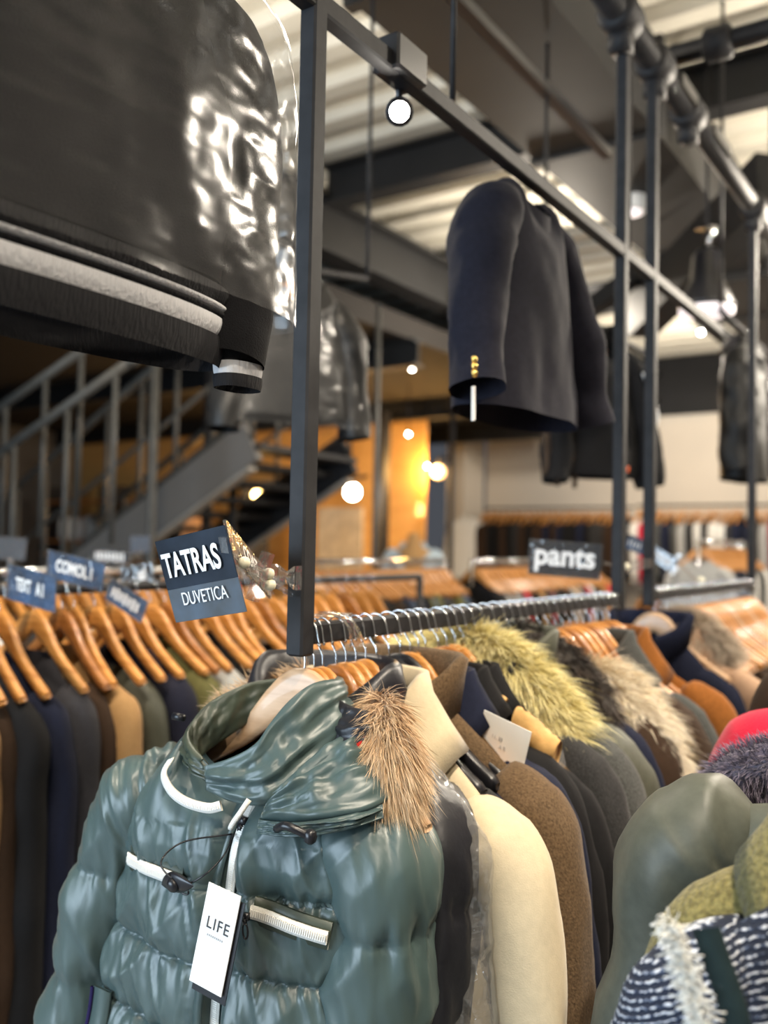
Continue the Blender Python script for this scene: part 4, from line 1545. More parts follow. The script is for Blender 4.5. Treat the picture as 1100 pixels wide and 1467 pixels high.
pz = coat('cardigan', 'fuzzy purple-grey knit between the olive jacket and the red coat', 'cardigan', XN, 1.30, ZN, mat('purple_grey_knit', (0.05, 0.042, 0.06), 0.95), collar=None, seed=46, sh=.21, zn=-.06, zs=-.115, length=.6, hw=.25, res=.6)
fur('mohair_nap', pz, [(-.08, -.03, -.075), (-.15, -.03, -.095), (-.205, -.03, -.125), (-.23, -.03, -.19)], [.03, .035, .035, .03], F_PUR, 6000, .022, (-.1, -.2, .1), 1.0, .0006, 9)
coat('coat', 'bright crimson red wool coat on the nearby rack', 'coat', XN - .005, 1.52, ZN, M_REDW, collar='fold', seed=47, sh=.225, zn=.0, zs=-.10, length=.9, hw=.26, res=.7)
coat('coat', 'dark chocolate brown coat behind the crimson coat', 'coat', XN - .01, 1.72, ZN, M_BROWN, collar='tall', seed=48, sh=.20, zn=.04, zs=-.03, length=.9, hw=.26, res=.7)
nr = thing('clothes_rack', 'black clothes rack carrying the olive and tweed jackets', 'clothes rail', (XN, 0, 0))
MB().tube([(0, .72, ZN), (0, 2.1, ZN)], .014, 10).build('rail', M_STEEL, nr)
for yy in (.72, 2.1):
    MB().tube([(0, yy, 0.0), (0, yy, ZN)], .014, 10).build('post', M_STEEL, nr)
    MB().box((0, yy, .02), (.5, .04, .04)).build('foot', M_STEEL, nr, False)
for yy, lab in ((.80, 'tweed jacket'), (.865, 'olive knit cardigan'), (1.10, 'olive green jacket'), (1.30, 'purple-grey knit'), (1.52, 'crimson coat'), (1.72, 'chocolate brown coat')):
    hanger(XN, yy, ZN, 'brown', 'wooden hanger inside the ' + lab, None).scale = (.6, .9, .9)

# ------------------------------------------------------------------ rack of coats with the brand signs
XL = -1.85
lr = thing('clothes_rack', 'black clothes rack under the brand signs', 'clothes rail', (XL, 0, 0))
MB().tube([(0, .8, ZR), (0, 3.0, ZR)], .013, 10).build('rail', M_STEEL, lr)
for yy in (.8, 3.0):
    MB().tube([(0, yy, 0.0), (0, yy, ZR)], .013, 10).build('post', M_STEEL, lr)
    MB().box((0, yy, .02), (.5, .04, .04)).build('foot', M_STEEL, lr, False)
LG = 'hangers under the brand signs'
yl = [1.12, 1.165, 1.21, 1.30, 1.375, 1.41, 1.47, 1.535, 1.585, 1.65, 1.70, 1.755, 1.83, 1.88, 1.94, 2.0, 2.06, 2.13, 2.2, 2.27, 2.34, 2.42, 2.50, 2.58, 2.66]
for i, yy in enumerate(yl):
    k = 'brown' if i % 6 == 4 else 'orange'
    hanger(XL, yy, ZR, k, ('orange' if k == 'orange' else 'brown') + ' wooden hanger with sloping arms on the rack under the brand signs', LG + ' ' + k, math.radians(random.uniform(-7, 7)))
M_DKGR = cloth('soft_dark_grey_cloth', (0.035, 0.035, 0.042))
M_PIN = cloth('pinstripe_navy', (0.012, 0.013, 0.025))
M_ARMY = cloth('army_green_cloth', (0.10, 0.095, 0.035))
M_LGREY = wool('pale_grey_wool', (0.34, 0.34, 0.33))
LGM = [(1.06, M_CAMEL, 'tan coat nearest the rack end under the brand signs', .55, .165), (1.10, M_BROWN, 'brown leather-look jacket near the end of the brand rack', .6, .165),
       (1.15, M_BLACK, 'black blouson with a white tag on the rack of brand signs', .6, .19),
       (1.215, M_NAVY, 'navy coat reaching low on the rack of brand signs', .95, .19), (1.285, M_DKGR, 'soft dark grey long coat on the rack of brand signs', .90, .185),
       (1.34, M_BROWN, 'dark brown suede jacket on the rack of brand signs', .62, .165),
       (1.40, M_CAMEL, 'camel wool long coat on the rack of brand signs', .85, .185), (1.50, M_OLIVE, 'thin olive shirt on the rack of brand signs', .7, .165), (1.58, M_PIN, 'navy pinstripe jacket on the rack of brand signs', .70, .185),
       (1.67, M_ARMY, 'army green coat on the rack of brand signs', .7, .185), (1.76, M_LGREY, 'pale grey wool coat on the rack of brand signs', .7, .2), (1.87, M_CHAR, 'charcoal jacket beside the pale grey coat', .7, .19),
       (1.96, M_BLACK, 'black leather jacket in mid rack under the brand signs', .6, .165), (2.05, M_BLACK, 'black padded jacket hanging beyond the pale grey wool coat', .6, .165), (2.14, M_CHAR, 'dark grey jacket hanging beyond the black padded jacket', .6, .165),
       (2.24, M_BLACK, 'black cardigan near the end of the brand rack', .6, .165), (2.34, M_BROWN, 'dark brown jacket near the end of the brand rack', .6, .165), (2.46, M_NAVY, 'deep navy down jacket at the end of the brand rack', .7, .21)]
for i, (yy, m_, lab, ln_, sh_) in enumerate(LGM):
    coat('coat' if ln_ > .65 else 'jacket', lab, 'coat' if ln_ > .65 else 'jacket', XL, yy, ZR, m_, collar=None, ys=.7, seed=60 + i, sh=sh_, zn=-.19 if sh_ < .17 else -.135, zs=-.235, length=ln_, hw=.215, thick=.055, res=.6, sl=dict(out=.05, r0=.065, r1=.055, length=.6))
# swing tag and clear bag on the left rack
wt = MB().box((0, 0, 0), (.045, .002, .09)).build('swing_tag', M_PAPER, None, False)
wt.location = at(5, 1232, 2.0)
tag(wt, 'white swing tag with a dark print hanging on the black blouson', 'tag')
bag('clear plastic cover with red print on a jacket by the fur hood', XL, 2.28, ZR, sh=.21, zs=-.24, length=.7, hw=.25, thick=.06, m=M_BAG_FINE, seed=12, res=.5)


# ------------------------------------------------------------------ signs
def plane_frame(tl, tr, bl):
    tl, tr, bl = map(np.array, (tl, tr, bl))
    ex = (tr - tl)
    ez = (tl - bl)
    w_, h_ = np.linalg.norm(ex), np.linalg.norm(ez)
    ex /= w_
    ez = ez - ex * (ez @ ex)
    ez /= np.linalg.norm(ez)
    ey = np.cross(ez, ex)
    c = (tl + tr) / 2 - ez * h_ / 2
    M = Matrix(((ex[0], ey[0], ez[0], c[0]), (ex[1], ey[1], ez[1], c[1]), (ex[2], ey[2], ez[2], c[2]), (0, 0, 0, 1)))
    return M, w_, h_


def sign(label, tl, tr, bl, texts, mats=(M_SIGN,), split=None, clear=True, cat='sign', name='brand_sign', stand=False):
    M, w_, h_ = plane_frame(tl, tr, bl)
    s = thing(name, label, cat)
    s.matrix_world = M
    if split is None:
        MB().box((0, 0, 0), (w_, .0015, h_), 0, .0005).build('card', mats[0], s, False)
    else:
        MB().box((0, 0, h_ / 2 - h_ * split / 2), (w_, .0016, h_ * split), 0, .0005).build('upper_card', mats[0], s, False)
        MB().box((0, 0, -h_ / 2 + h_ * (1 - split) / 2), (w_, .0016, h_ * (1 - split)), 0, .0005).build('lower_card', mats[1], s, False)
    if clear:
        MB().box((0, 0, 0), (w_ * 1.03, .0045, h_ * 1.04), 0, .001).build('acrylic_sleeve', M_CLEAR, s, False)
    if stand:
        MB().tube([(0, 0, -h_ * .4), (0, 0, 1.42 - M[2][3])], .004, 6).build('stem', M_CLEAR, s)
    for (tx, sz, x_, z_, sx, bold) in texts:
        if tx[0] == '#':                       # print too blurred to read: a row of pale marks
            nb = int(tx[1:])
            for k in range(nb):
                MB().box(((-.38 + .76 * (k + .5) / nb) * w_, -.0030, 0), (.055 * w_, .0008, sz * h_ * (.8 + .2 * (k % 2)))).build('blurred_print', M_WHITEINK, s, False)
            continue
        lettering(tx, sz * h_, M_WHITEINK, s, (x_ * w_, -.0034, z_ * h_), sx=sx, bold=bold * h_)
    return s, w_, h_


tl, tr, bl = at(222, 776, 1.10), at(322, 752, 1.03), at(258, 891, 1.10)
ts, w_, h_ = sign('slate two-tone sign with two lines of white capitals clipped to the near post', tl, tr, bl,
                  [('TATRAS', .40, -.04, .17, .66, .010), ('DUVETICA', .22, .02, -.24, .72, .0)], (M_SIGN_BLUE, M_SIGN_GREY), .60, clear=False)
# acrylic ball-joint clip that holds it to the post
ac = thing('sign_clip', 'clear acrylic ball-joint clip holding the slate two-tone sign to the post', 'clip', tuple(at(400, 830, 1.15)))
L0 = np.array(ac.location)


def loc_(p, Z):
    return at(p[0], p[1], Z) - L0


mb_ = MB().beam(loc_((322, 768), 1.035), loc_((340, 852), 1.055), .012, .010, (0, -1, 0))
mb_.build('sign_grip', M_CLEAR, ac, False)
mb_ = MB().beam(loc_((384, 792), 1.10), loc_((361, 860), 1.10), .011, .014, (0, -1, 0))
mb_.build('second_grip', M_CLEAR, ac, False)
M_JOINT = mat('frosted_joint_plastic', (0.80, 0.76, 0.58), 0.35, 0.5)
for p, Z in (((350, 806), 1.06), ((385, 822), 1.12), ((387, 838), 1.12)):
    c_ = loc_(p, Z)
    MB().lathe(c_, [(.002, -.007), (.006, -.005), (.0075, 0), (.006, .005), (.002, .007)], 12).build('ball_joint', M_JOINT, ac)
for a_, b_ in ((((352, 806), 1.06), ((384, 820), 1.12)), (((358, 822), 1.07), ((386, 838), 1.12)), (((388, 836), 1.12), ((418, 852), 1.18))):
    MB().tube([loc_(*a_), loc_(*b_)], .003, 8).build('rod', M_CLEAR, ac)
g_ = []
a_, b_ = loc_((392, 826), 1.13), loc_((428, 828), 1.17)
for f in np.linspace(0, 1, 10):
    wv = .009 + .004 * math.cos(f * 2 * PI)
    c_ = a_ * (1 - f) + b_ * f
    g_.append([c_ + np.array([0, -.006, wv * 1.2]), c_ + np.array([0, .006, wv * 1.2]), c_ + np.array([0, .006, -wv * 1.2]), c_ + np.array([0, -.006, -wv * 1.2])])
mb_ = MB().grid(np.array(g_), True)
mb_.f += [(0, 1, 2, 3), (39, 38, 37, 36)]
mb_.mi += [0, 0]
mb_.build('clamp', M_CLEAR, ac)
# second sign of the same clip, turned almost edge-on
sign('black sign with white capitals turned edge-on behind the slate two-tone sign', at(322, 746, 1.06), at(376, 812, 1.24), at(338, 800, 1.06), [('COAT', .66, 0, 0, .9, .01)], (M_SIGN,))
# "pants" sign beyond the rail
sign('black pants sign with white letters in clear acrylic beside the posts', at(760, 773, 2.30), at(862, 781, 2.26), at(760, 822, 2.30), [('pants', .86, 0, .08, .95, .022)], (M_SIGN,))
pc = thing('sign_clip', 'clear acrylic clip arm holding the pants sign to the post', 'clip', tuple(at(905, 812, 2.33)))
L0 = np.array(pc.location)
MB().beam(loc_((864, 806), 2.27), loc_((892, 813), 2.31), .007, .006).build('rod', M_CLEAR, pc, False)
MB().lathe(loc_((896, 812), 2.32), [(.003, -.010), (.009, -.007), (.011, 0), (.009, .007), (.003, .010)], 12).build('ball_joint', M_JOINT, pc)
MB().beam(loc_((898, 812), 2.33), loc_((930, 806), 2.38), .02, .024).build('clamp', M_CLEAR, pc, False)
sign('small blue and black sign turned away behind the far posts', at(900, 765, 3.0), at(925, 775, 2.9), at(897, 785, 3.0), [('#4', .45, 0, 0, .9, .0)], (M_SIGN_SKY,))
sign('black slanting sign on an acrylic arm above the orange hangers', at(936, 780, 2.9), at(972, 803, 2.85), at(935, 800, 2.9), [('#7', .5, 0, 0, .8, .01)], (M_SIGN,))
pc = thing('sign_clip', 'clear acrylic arm standing on the rail of orange hangers', 'clip', tuple(at(1005, 840, 2.9)))
L0 = np.array(pc.location)
MB().beam(loc_((975, 792), 2.85), loc_((963, 824), 2.85), .016, .012, (0, -1, 0)).build('sign_grip', M_CLEAR, pc, False)
MB().tube([loc_((972, 808), 2.85), loc_((1004, 838), 2.9)], .006, 8).build('rod', M_CLEAR, pc)
MB().lathe(loc_((1004, 832), 2.9), [(.003, -.012), (.010, -.008), (.013, 0), (.010, .008), (.003, .012)], 12).build('ball_joint', M_JOINT, pc)
# signs over the rack of long coats
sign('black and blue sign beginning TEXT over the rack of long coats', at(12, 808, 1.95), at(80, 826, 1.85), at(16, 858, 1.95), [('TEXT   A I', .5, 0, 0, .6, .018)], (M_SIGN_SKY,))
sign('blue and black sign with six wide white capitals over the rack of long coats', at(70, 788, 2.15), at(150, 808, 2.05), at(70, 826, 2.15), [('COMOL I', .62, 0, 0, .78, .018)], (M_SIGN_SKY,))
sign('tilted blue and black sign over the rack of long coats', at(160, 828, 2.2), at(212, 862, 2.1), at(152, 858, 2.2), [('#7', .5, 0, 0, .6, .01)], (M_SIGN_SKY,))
sign('dark sign ending in white lower-case al over the rack of long coats', at(172, 812, 2.45), at(218, 806, 2.4), at(172, 842, 2.45), [('al', .75, .18, 0, 1.0, .02)], (M_SIGN,))
sign('white lettered black sign lying along the far rack top', at(130, 786, 3.6), at(186, 790, 3.5), at(130, 804, 3.6), [('#8', .7, 0, 0, .6, .01)], (M_SIGN,))
sign('small pale blue card standing on the far rack by the post', on_x(187, 768, -3.1), on_x(215, 768, -3.1), on_x(187, 792, -3.1), [], (mat('pale_blue_card', (.05, .10, .2), .4),), stand=True)
sign('pale blue card with stripes at the far end of the racks', on_x(-8, 768, -3.1), on_x(38, 772, -3.1), on_x(-8, 800, -3.1), [], (mat('blue_grey_card', (.06, .10, .17), .4),), stand=True)
for (px, py, Z) in ((14, 812, 1.95), (72, 800, 2.15), (156, 838, 2.2)):
    c_ = thing('sign_clip', 'clear acrylic clip standing under a brand sign above the long coats', 'clip', tuple(at(px, py + 10, Z)), 0, 'clips under the brand signs')
    MB().box((0, 0, 0), (.012, .012, .07), 0, .003).build('grip', M_CLEAR, c_, False)
    MB().tube([(0, 0, -.03), (.0, 0, ZR - at(px, py + 10, Z)[2])], .004, 6).build('rod', M_CLEAR, c_)

# ------------------------------------------------------------------ garments displayed high on the bar
R90 = PI / 2
M_VJ = cloth('black_wool_melton', (0.005, 0.005, 0.006), bump=.3, spec=.08)
M_RIB = mat('black_rib_knit', (0.012, 0.012, 0.014), 0.85, .2, bump=.6, bscale=300, stretch=(1, 1, .02))
M_RIBW = mat('white_rib_stripe', (0.62, 0.62, 0.64), 0.85, .2, bump=.6, bscale=300, stretch=(1, 1, .02))
vz = 2.285
vj = coat('varsity_jacket', 'black varsity jacket with white-striped rib hem in clear plastic', 'jacket', -.725, .475, vz, M_VJ, rz=R90, ys=.65, collar='stand', seed=81, wr=.016, sh=.265, zs=-.16, length=.382, hw=.255, thick=.07, zn=-.07, sl=dict(length=.345, out=.0, r0=.075, r1=.032, fwd=-.03, bow=.03))


def rib_band(name, parent, z0, z1, hw0, hw1, th, m, tuck=.0, cx=0.0, cy=0.0):
    n = 90
    a = np.linspace(0, 2 * PI, n, endpoint=False)
    rows = []
    for f in np.linspace(0, 1, 6):
        z_ = z0 + (z1 - z0) * f
        hw_ = hw0 + (hw1 - hw0) * f
        bl_ = 1 + .02 * math.sin(f * PI)
        rows.append(np.stack([cx + np.sign(np.cos(a)) * np.abs(np.cos(a)) ** .9 * hw_ * bl_, cy - np.sign(np.sin(a)) * np.abs(np.sin(a)) ** .75 * th * bl_ * (.9 + .1 * (1 - f)), z_ + 0 * a], -1))
    return MB().grid(np.array(rows), True).build(name, m, parent)


zb = [z_ - .055 for z_ in (-.405, -.424, -.431, -.438, -.458, -.490)]
for i, (z0, z1) in enumerate(zip(zb[:-1], zb[1:])):
    white = i in (1, 3)
    rib_band('hem_stripe' if white else 'hem_rib', vj, z0, z1, .262 - .012 * i / 5, .262 - .012 * (i + 1) / 5, .088, M_RIBW if white else M_RIB)
for s in (1, -1):
    cxs = s * .272
    for i, (z0, z1) in enumerate(((-.515, -.536), (-.536, -.550), (-.550, -.564))):
        rib_band('cuff_stripe' if i == 1 else 'cuff_rib', vj, z0, z1, .030, .029, .034, M_RIBW if i == 1 else M_RIB, cx=cxs, cy=-.03)
MB().lathe((.262, -.066, -.505), [(.001, -.004), (.005, -.003), (.006, 0)], 12, 'Y').build('snap', M_CHROME, vj)
MB().lathe((.295, -.060, -.505), [(.001, -.004), (.005, -.003), (.006, 0)], 12, 'Y').build('snap', M_CHROME, vj)
bag('clear glossy plastic bag over the black varsity jacket', -.72, .475, vz, R90, sh=.360, zs=-.10, length=.42, hw=.368, thick=.078, zn=-.06, seed=3, amp=.007)
hanger(-.75, .475, 2.285, 'brown', 'wooden hanger inside the varsity jacket on the high bar', None, R90)

M_BLZ = cloth('navy_blazer_wool', (0.012, 0.012, 0.020), var=.15)
bz = coat('blazer', 'dark navy blazer with gold cuff buttons hung high on the bar', 'blazer', -.775, 1.61, 2.30, M_BLZ, rz=R90, collar=None, seed=83, wr=.014, sh=.145, zn=-.045, zs=-.095, length=.455, hw=.215, thick=.08, sl=dict(length=.36, out=.13, r0=.062, r1=.055, fwd=-.05))
M_GOLD = mat('gold_button', (0.85, 0.60, 0.18), 0.25, .5, 1.0)
for k in range(3):
    p = on_x(680, 515 + k * 10, -.695)
    q = p - np.array(bz.location)
    MB().lathe((q[1], -q[0], q[2]), [(.0065, .003), (.0065, -.001), (.004, -.004), (.001, -.005)], 12, 'Y').build('cuff_button', M_GOLD, bz)
hanger(-.775, 1.61, 2.285, 'black', 'black hanger inside the navy blazer', None, R90).scale = (.6, .6, .6)
tgw = MB().box((0, 0, 0), (.004, .016, .055), .3).build('swing_tag', M_PAPER, None, False)
tgw.location = on_x(678, 578, -.70)
tgw.rotation_euler = (.2, .1, 0)
tag(tgw, 'narrow white swing tag below the navy blazer sleeve', 'tag')

RW = math.radians(58)
wj_z = at(840, 482, 3.54)[2] + .05
wj = coat('jacket', 'black souvenir jacket with white wings printed on the sleeve', 'jacket', -1.3, 3.39, wj_z, M_BLACK, rz=RW, collar='stand', seed=85, wr=.02, sh=.15, zn=-.06, zs=-.12, length=.54, hw=.19, thick=.10, sl=dict(length=.48, out=.08, r0=.075, r1=.06, fwd=-.06), res=.7)
for k in range(7):
    a = np.array([.150 + .006 * k, -.100, -.19 - .015 * k])
    b = a + np.array([.035 - .002 * k, .01, -.12 - .006 * k])
    MB().tube(interp_path([a, (a + b) / 2 + [.012, -.022, 0], b], 8), [.003, .007, .008, .008, .007, .006, .004, .001], 6).build('wing_feather', M_WHITEINK, wj)
MB().box((.06, -.106, -.57), (.045, .004, .018), 0, .001).build('orange_patch', mat('orange_patch', (.8, .12, .01), .6), wj)
fr_ = MB()
for k in range(9):
    x_ = -.27 + k * .016
    fr_.tube(interp_path([(x_, -.06, -.45), (x_ + .005, -.065, -.56), (x_ + random.uniform(-.01, .01), -.06, -.60 - .05 * random.random())], 6), .010, 6)
fs = fr_.build('scarf_fringe', mat('brown_fringe', (.05, .032, .02), .9), None)
fs.location = (-1.3, 3.39, wj_z)
fs.rotation_euler = (0, 0, RW)
tag(fs, 'dark brown fringed scarf end hanging beside the winged jacket', 'scarf')
hanger(-1.3, 3.39, wj_z, 'brown', 'brown hanger inside the winged souvenir jacket', None, RW).scale = (.7, .7, .9)
pj_z = at(1050, 480, 4.0)[2] + .05
pj = coat('jacket', 'black leather jacket with small white patches in plastic', 'jacket', -.95, 4.35, pj_z, mat('black_leather', (.008, .008, .008), .5, .3, bump=.3, bscale=60), rz=R90, collar='fold', seed=86, wr=.02, sh=.19, zn=-.06, zs=-.12, length=.62, hw=.22, thick=.09, sl=dict(length=.5, out=.06, r0=.075, r1=.06), res=.7)
for (x_, z_, w_) in ((-.02, -.26, .075), (.05, -.34, .055), (-.01, -.40, .03)):
    MB().box((x_, -.115, z_), (w_, .004, .05), 0, .001).build('patch', M_WHITEPL, pj)
hanger(-.95, 4.35, pj_z, 'brown', 'brown hanger inside the patched leather jacket', None, R90)
hb = thing('display_bar', 'black bar carrying the winged jacket under the roof', 'bar', (-1.3, 0, wj_z))
MB().tube([(0, 2.9, 0), (0, 4.1, 0)], .012, 8).build('bar', M_STEEL, hb)
for yy in (2.9, 4.1):
    MB().tube([(0, yy, 0), (0, yy, 3.325 - wj_z)], .008, 6).build('drop_rod', M_STEEL, hb)
hb = thing('display_bar', 'black bar carrying the patched leather jacket under the roof', 'bar', (-.95, 0, pj_z))
MB().tube([(0, 3.9, 0), (0, 4.9, 0)], .012, 8).build('bar', M_STEEL, hb)
for yy in (3.9, 4.9):
    MB().tube([(0, yy, 0), (0, yy, ZC - pj_z)], .008, 6).build('drop_rod', M_STEEL, hb)

bp_ = at(418, 430, 2.75)
bgj = coat('jacket', 'black shiny jacket in plastic hung high behind the near post', 'jacket', bp_[0], bp_[1], bp_[2] + .10, MAT['black_leather'], rz=math.radians(60), collar='fold', seed=87, wr=.02, sh=.17, zn=-.06, zs=-.12, length=.40, hw=.2, thick=.08, sl=dict(length=.36, out=.04), res=.7)
bag('clear plastic bag over the shiny jacket behind the near post', bp_[0], bp_[1], bp_[2] + .10, math.radians(60), sh=.2, zs=-.12, length=.46, hw=.25, thick=.1, zn=-.03, seed=14, res=.5, amp=.01)
hanger(bp_[0], bp_[1], bp_[2] + .10, 'brown', 'brown hanger inside the shiny jacket behind the near post', None, math.radians(60))
hb = thing('display_bar', 'black bar behind the near post carrying the bagged shiny jacket', 'bar', (bp_[0], bp_[1], bp_[2] + .10))
dv = np.array([math.cos(math.radians(60)), math.sin(math.radians(60)), 0])
MB().tube([-dv * .7, dv * .25], .012, 8).build('bar', M_STEEL, hb)
for k in (-.7, .25):
    MB().tube([dv * k, dv * k + np.array([0, 0, ZC - bp_[2] - .10])], .007, 6).build('drop_rod', M_STEEL, hb)

# ------------------------------------------------------------------ racks further back
def far_coat_mesh(m, seed, length=.75, sh=.19, hw=.20, zn=-.11, zs=-.2):
    G, T, ux, fr = body_grid(20, 12, sh=sh, zn=zn, zs=zs, length=length, hw=hw, thick=.045)
    V = [G.reshape(-1, 3)]
    Q = [grid_quads(12, 20, True)]
    o = 240
    for s in (1, -1):
        S, tt = sleeve_grid(s, 8, 10, sh=sh, zs=zs, r0=.06, r1=.045, length=.55, out=.04)
        V.append(S.reshape(-1, 3))
        Q.append(grid_quads(10, 8, True, o))
        o += 80
    return np_mesh('coat', np.concatenate(V), np.concatenate(Q), m)


FC = [(M_BLACK, 'black'), (M_CHAR, 'charcoal'), (M_NAVY, 'navy'), (M_BROWN, 'dark brown'), (M_CAMEL, 'camel'), (M_WHITEC, 'white'), (M_DENIM, 'denim blue'), (M_GREYW, 'grey'), (M_REDW, 'crimson'), (M_LGREY, 'pale grey'), (M_ARMY, 'army green')]
FM = {n: far_coat_mesh(m, i) for i, (m, n) in enumerate(FC)}


def far_rack(label, where, x, ya, yb, z, step, colors, along_y=True, bare=.0, hk='orange', floor=True):
    r = thing('clothes_rack', label, 'clothes rail', (x, ya, 0) if along_y else (ya, x, 0))
    L = yb - ya
    d = np.array([0, L, 0]) if along_y else np.array([L, 0, 0])
    MB().tube([(0, 0, z), tuple(d + [0, 0, z])], .014, 8).build('rail', M_CHROME if floor else M_STEEL, r)
    if floor:
        for k in (0, 1):
            MB().tube([tuple(d * k), tuple(d * k + [0, 0, z])], .014, 8).build('post', M_CHROME, r)
    n = int(L / step)
    for i in range(n):
        s_ = step * (i + .5) + random.uniform(-.01, .01)
        p = (x, ya + s_, z) if along_y else (ya + s_, x, z)
        rz = random.uniform(-.1, .1) + (0 if along_y else R90)
        h_ = link('coat_hanger', HS[hk])
        h_.location = p
        h_.rotation_euler = (0, 0, rz)
        tag(h_, 'small orange wooden hanger on ' + where, 'hanger', 'hangers on ' + where)
        if random.random() >= bare:
            cn = random.choice(colors)
            c_ = link('coat', FM[cn])
            c_.location = (p[0], p[1], p[2] - random.uniform(0, .03))
            c_.rotation_euler = (0, 0, rz)
            tag(c_, cn + ' coat hanging on ' + where, 'coat', cn + ' coats on ' + where)
    return r


dark = ['black', 'charcoal', 'navy', 'dark brown', 'black', 'grey', 'black']
far_rack('chrome rack of orange hangers beyond the near post', 'the rack behind the near post', -3.05, 3.75, 5.25, 1.45, .05, dark + ['denim blue', 'army green'], bare=.1)
far_rack('chrome rack of coats behind the pants sign', 'the rack behind the pants sign', -2.95, 5.45, 7.7, 1.45, .06, dark + ['white', 'camel', 'crimson', 'pale grey'], bare=.1)
far_rack('chrome rack beyond the rack of brand signs', 'the rack behind the brand signs', -3.1, 1.6, 3.5, 1.42, .06, dark + ['white', 'camel'], bare=.1)
far_rack('black wall rail of dark coats below the white wall', 'the wall rail of dark coats', 10.55, -5.55, -3.55, 2.05, .085, ['black', 'charcoal', 'black', 'dark brown', 'navy'], False, floor=False)
far_rack('black wall rail of mixed clothes by the white wall', 'the wall rail of mixed clothes', 10.2, -3.4, -0.3, 2.05, .085, ['black', 'charcoal', 'grey', 'white', 'dark brown', 'navy', 'pale grey', 'crimson'], False, floor=False)
far_rack('black rail of clothes in the aisle beyond the second rail', 'the rail beyond the second rail', -1.75, 6.6, 8.0, 1.62, .09, ['charcoal', 'grey', 'black', 'pale grey', 'white', 'navy', 'dark brown'], True)
far_rack('lower black wall rail of hanging clothes by the white wall', 'the lower wall rail', 10.2, -3.4, -0.3, 1.05, .10, ['black', 'charcoal', 'grey', 'navy', 'dark brown'], False, floor=False)
wm = coat('coat', 'white coat at the end of the dark wall rail', 'coat', -5.65, 10.3, 2.05, M_WHITEC, rz=R90 * .4, collar=None, seed=90, sh=.2, zs=-.2, length=.8, hw=.25, res=.4)

# mannequin with a pale denim jacket
mq = at(592, 790, 7.6)
mn = thing('mannequin', 'tailor mannequin bust on a stand by the timber wall', 'mannequin', (mq[0], mq[1], 0))
MB().lathe((0, 0, 0), [(.16, 0), (.16, .02), (.02, .03), (.02, 1.0), (.12, 1.02), (.15, 1.2), (.17, 1.4), (.15, 1.5), (.06, 1.56), (.05, 1.64), (.01, 1.66)], 20).build('bust', M_CAMEL, mn)
coat('jacket', 'pale blue denim jacket worn by the mannequin', 'jacket', mq[0], mq[1], 1.66, cloth('pale_denim', (.36, .44, .50)), rz=YAW, collar='fold', seed=91, sh=.2, zn=-.12, zs=-.17, length=.6, hw=.19, thick=.17, res=.5)
cb = MB().box((0, 0, .55), (.55, .45, 1.1), YAW, .02).box((0, 0, 1.115), (.6, .5, .03), YAW)
tag(cb.build('display_cabinet', M_STEEL, None, False), 'dark cabinet standing in front of the mannequin', 'cabinet').location = at(580, 850, 6.6) * np.array([1, 1, 0])
pb = MB().box((0, 0, 0), (.62, .03, .75)).build('notice_board', mat('notice_paper', (.55, .50, .42), .8, var=.2, scale=9), None, False)
pb.location = (on_y(487, 775, 8.15)[0], 8.15, on_y(487, 775, 8.15)[2])
tag(pb, 'pale notice board leaning on the timber wall', 'notice board')
dp = MB().box((0, 0, 1.45), (.10, .10, 2.9)).build('door_post', M_STEEL, None, False)
q = at(548, 700, 9.2)
dp.location = (q[0], q[1], 0)
tag(dp, 'dark post standing in front of the timber wall by the mannequin', 'post')
for (px, Z, lab) in ((645, 9.0, 'dark post at the corner of the white wall'), (215, 5.0, 'slim grey post rising past the staircase'), (536, 5.6, 'thin rod post standing under the mezzanine girder'), (332, 6.2, 'dark post standing at the head of the staircase'), (293, 6.2, 'thin dark post beside the staircase stringer')):
    q = at(px, 780, Z)
    o = MB().tube([(0, 0, 0), (0, 0, 3.05)], .028 if px != 536 else .016, 10).build('post', M_STEEL_GREY if px in (215, 536) else M_STEEL)
    o.location = (q[0], q[1], 0)
    o.name = 'support_post'
    tag(o, lab, 'post')

# ------------------------------------------------------------------ staircase to the mezzanine
st = thing('staircase', 'open steel staircase with slatted railings going up to the mezzanine', 'staircase', (0, 0, 0))
lo, hi = at(140, 800, 6.2), at(350, 640, 5.5)
M_STRG = mat('grey_stringer_paint', (0.16, 0.15, 0.14), 0.55, 0.3)
dirv = hi - lo
ext = lambda f: lo + dirv * f
hor = np.array([dirv[0], dirv[1], 0])
hor /= np.linalg.norm(hor)
back = np.array([-hor[1], hor[0], 0])
if back @ np.array([-.56, .83, 0]) < 0:
    back = -back
Wd = 1.0
for off in (0, Wd):
    o = back * off
    MB().beam(ext(-1.0) + o, ext(1.05) + o, .05, .26).build('stringer', M_STRG if off == 0 else M_STEEL, st, False)
    MB().beam(ext(-1.0) + o + [0, 0, .17], ext(1.05) + o + [0, 0, .17], .07, .02).build('stringer_flange', M_STEEL_GREY, st, False)
    MB().beam(ext(-1.0) + o + [0, 0, -.17], ext(1.05) + o + [0, 0, -.17], .07, .02).build('stringer_flange', mat('pale_edge_paint', (.32, .30, .27), .5), st, False)
    for hgt in (.55, 1.0):
        MB().tube([ext(-1.0) + o + [0, 0, hgt], ext(1.15) + o + [0, 0, hgt]], .026 if hgt > .9 else .016, 8).build('handrail', M_STEEL_GREY, st)
    for f in np.linspace(-.95, 1.05, 9):
        p = ext(f) + o
        MB().tube([p, p + [0, 0, 1.0]], .016, 6).build('baluster', M_STEEL_GREY, st)
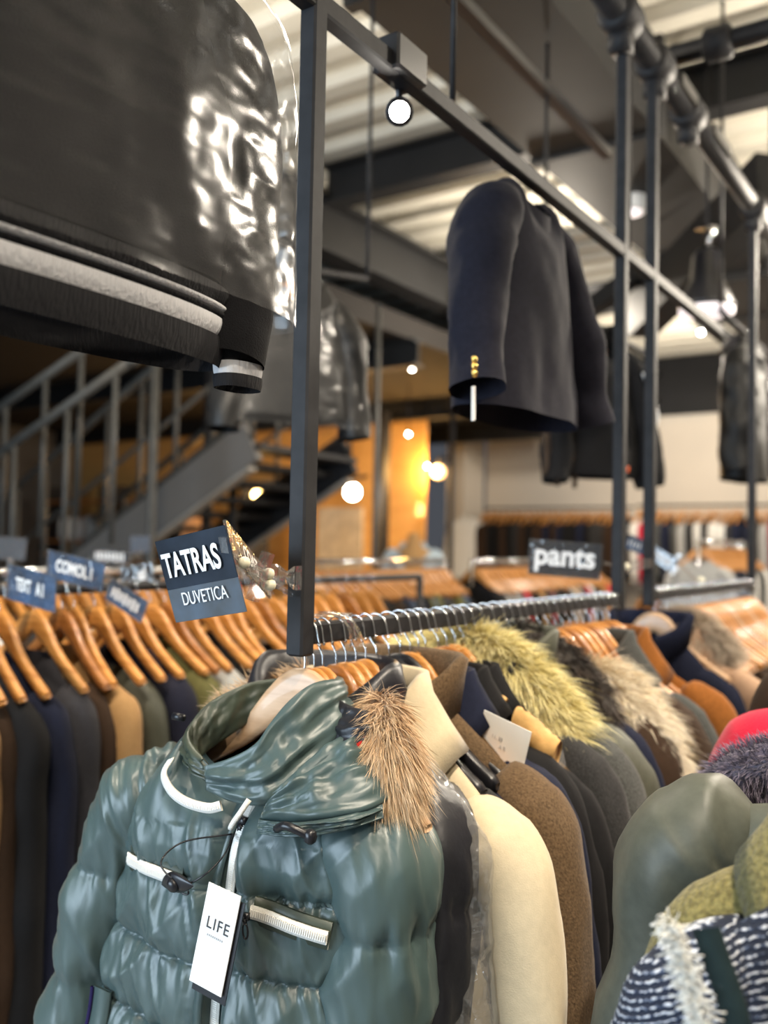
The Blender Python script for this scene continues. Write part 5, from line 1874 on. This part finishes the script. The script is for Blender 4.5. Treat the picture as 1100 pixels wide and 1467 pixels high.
for f in np.linspace(-.95, 1.0, 15):
    c = ext(f) + back * Wd / 2
    MB().beam(c - back * Wd / 2, c + back * Wd / 2, .26, .035).build('tread', M_STEEL, st, False)
# mezzanine handrails seen at the upper left
for (a, b, lab) in (((-30, 605, 5.0), (135, 490, 4.6), 'grey sloping handrail above the staircase, nearer the bagged jacket'), ((-30, 670, 4.8), (190, 515, 4.4), 'grey sloping handrail with a round end above the staircase')):
    r = thing('handrail', lab, 'handrail', tuple(at(*a)))
    pa, pb2 = np.zeros(3), at(*b) - at(*a)
    MB().tube([pa, pb2], .024, 10).build('rail', M_STEEL_GREY, r)
    MB().lathe(pb2, [(.01, -.035), (.03, -.02), (.036, 0), (.03, .02), (.01, .035)], 12).build('end_cap', M_STEEL_GREY, r)
    for f in (.25, .6, .9):
        MB().tube([pb2 * f, pb2 * f + [0, 0, -.85]], .014, 6).build('baluster', M_STEEL_GREY, r)
# pale boxes, shirts and small clutter under the stairs
for i, (px, py, Z, s_, m_, lab) in enumerate(((105, 745, 8.0, (.3, .2, .28), M_WHITEC, 'pale folded shirts seen through the stair treads'),
                                             (150, 742, 8.0, (.22, .2, .3), M_LGREY, 'grey folded knit seen through the stair treads'), (165, 730, 8.2, (.2, .2, .14), M_CAMEL, 'camel box seen through the stair treads'),
                                             (270, 748, 7.0, (.22, .2, .3), M_LGREY, 'pale grey folded coat under the stair stringer'), (300, 752, 7.1, (.16, .2, .14), M_CAMEL, 'tan folded knit under the stair stringer'), (70, 790, 7.5, (.3, .3, .3), M_BEIGE, 'rose-beige folded blanket under the staircase'))):
    q = (-9.5 + .42 * i, 7.18, 1.535 + s_[2] / 2)
    o = MB().box((0, 0, 0), s_, YAW, .03).build('folded_clothes' if 'folded' in lab else 'storage_box', m_)
    o.location = q
    tag(o, lab, 'clothes' if 'folded' in lab else 'box')
shl = thing('shelf_unit', 'tall open shelf unit under the mezzanine behind the staircase', 'shelf', (-8.2, 7.2, 0))
for z_ in (.4, .9, 1.35, 1.52, 2.0):
    MB().box((0, 0, z_), (3.4, .4, .03)).build('shelf', M_WOOD_DARK, shl, False)
for x_ in (-1.7, -.57, .57, 1.7):
    MB().box((x_, 0, 1.1), (.04, .4, 2.2)).build('upright', M_STEEL, shl, False)
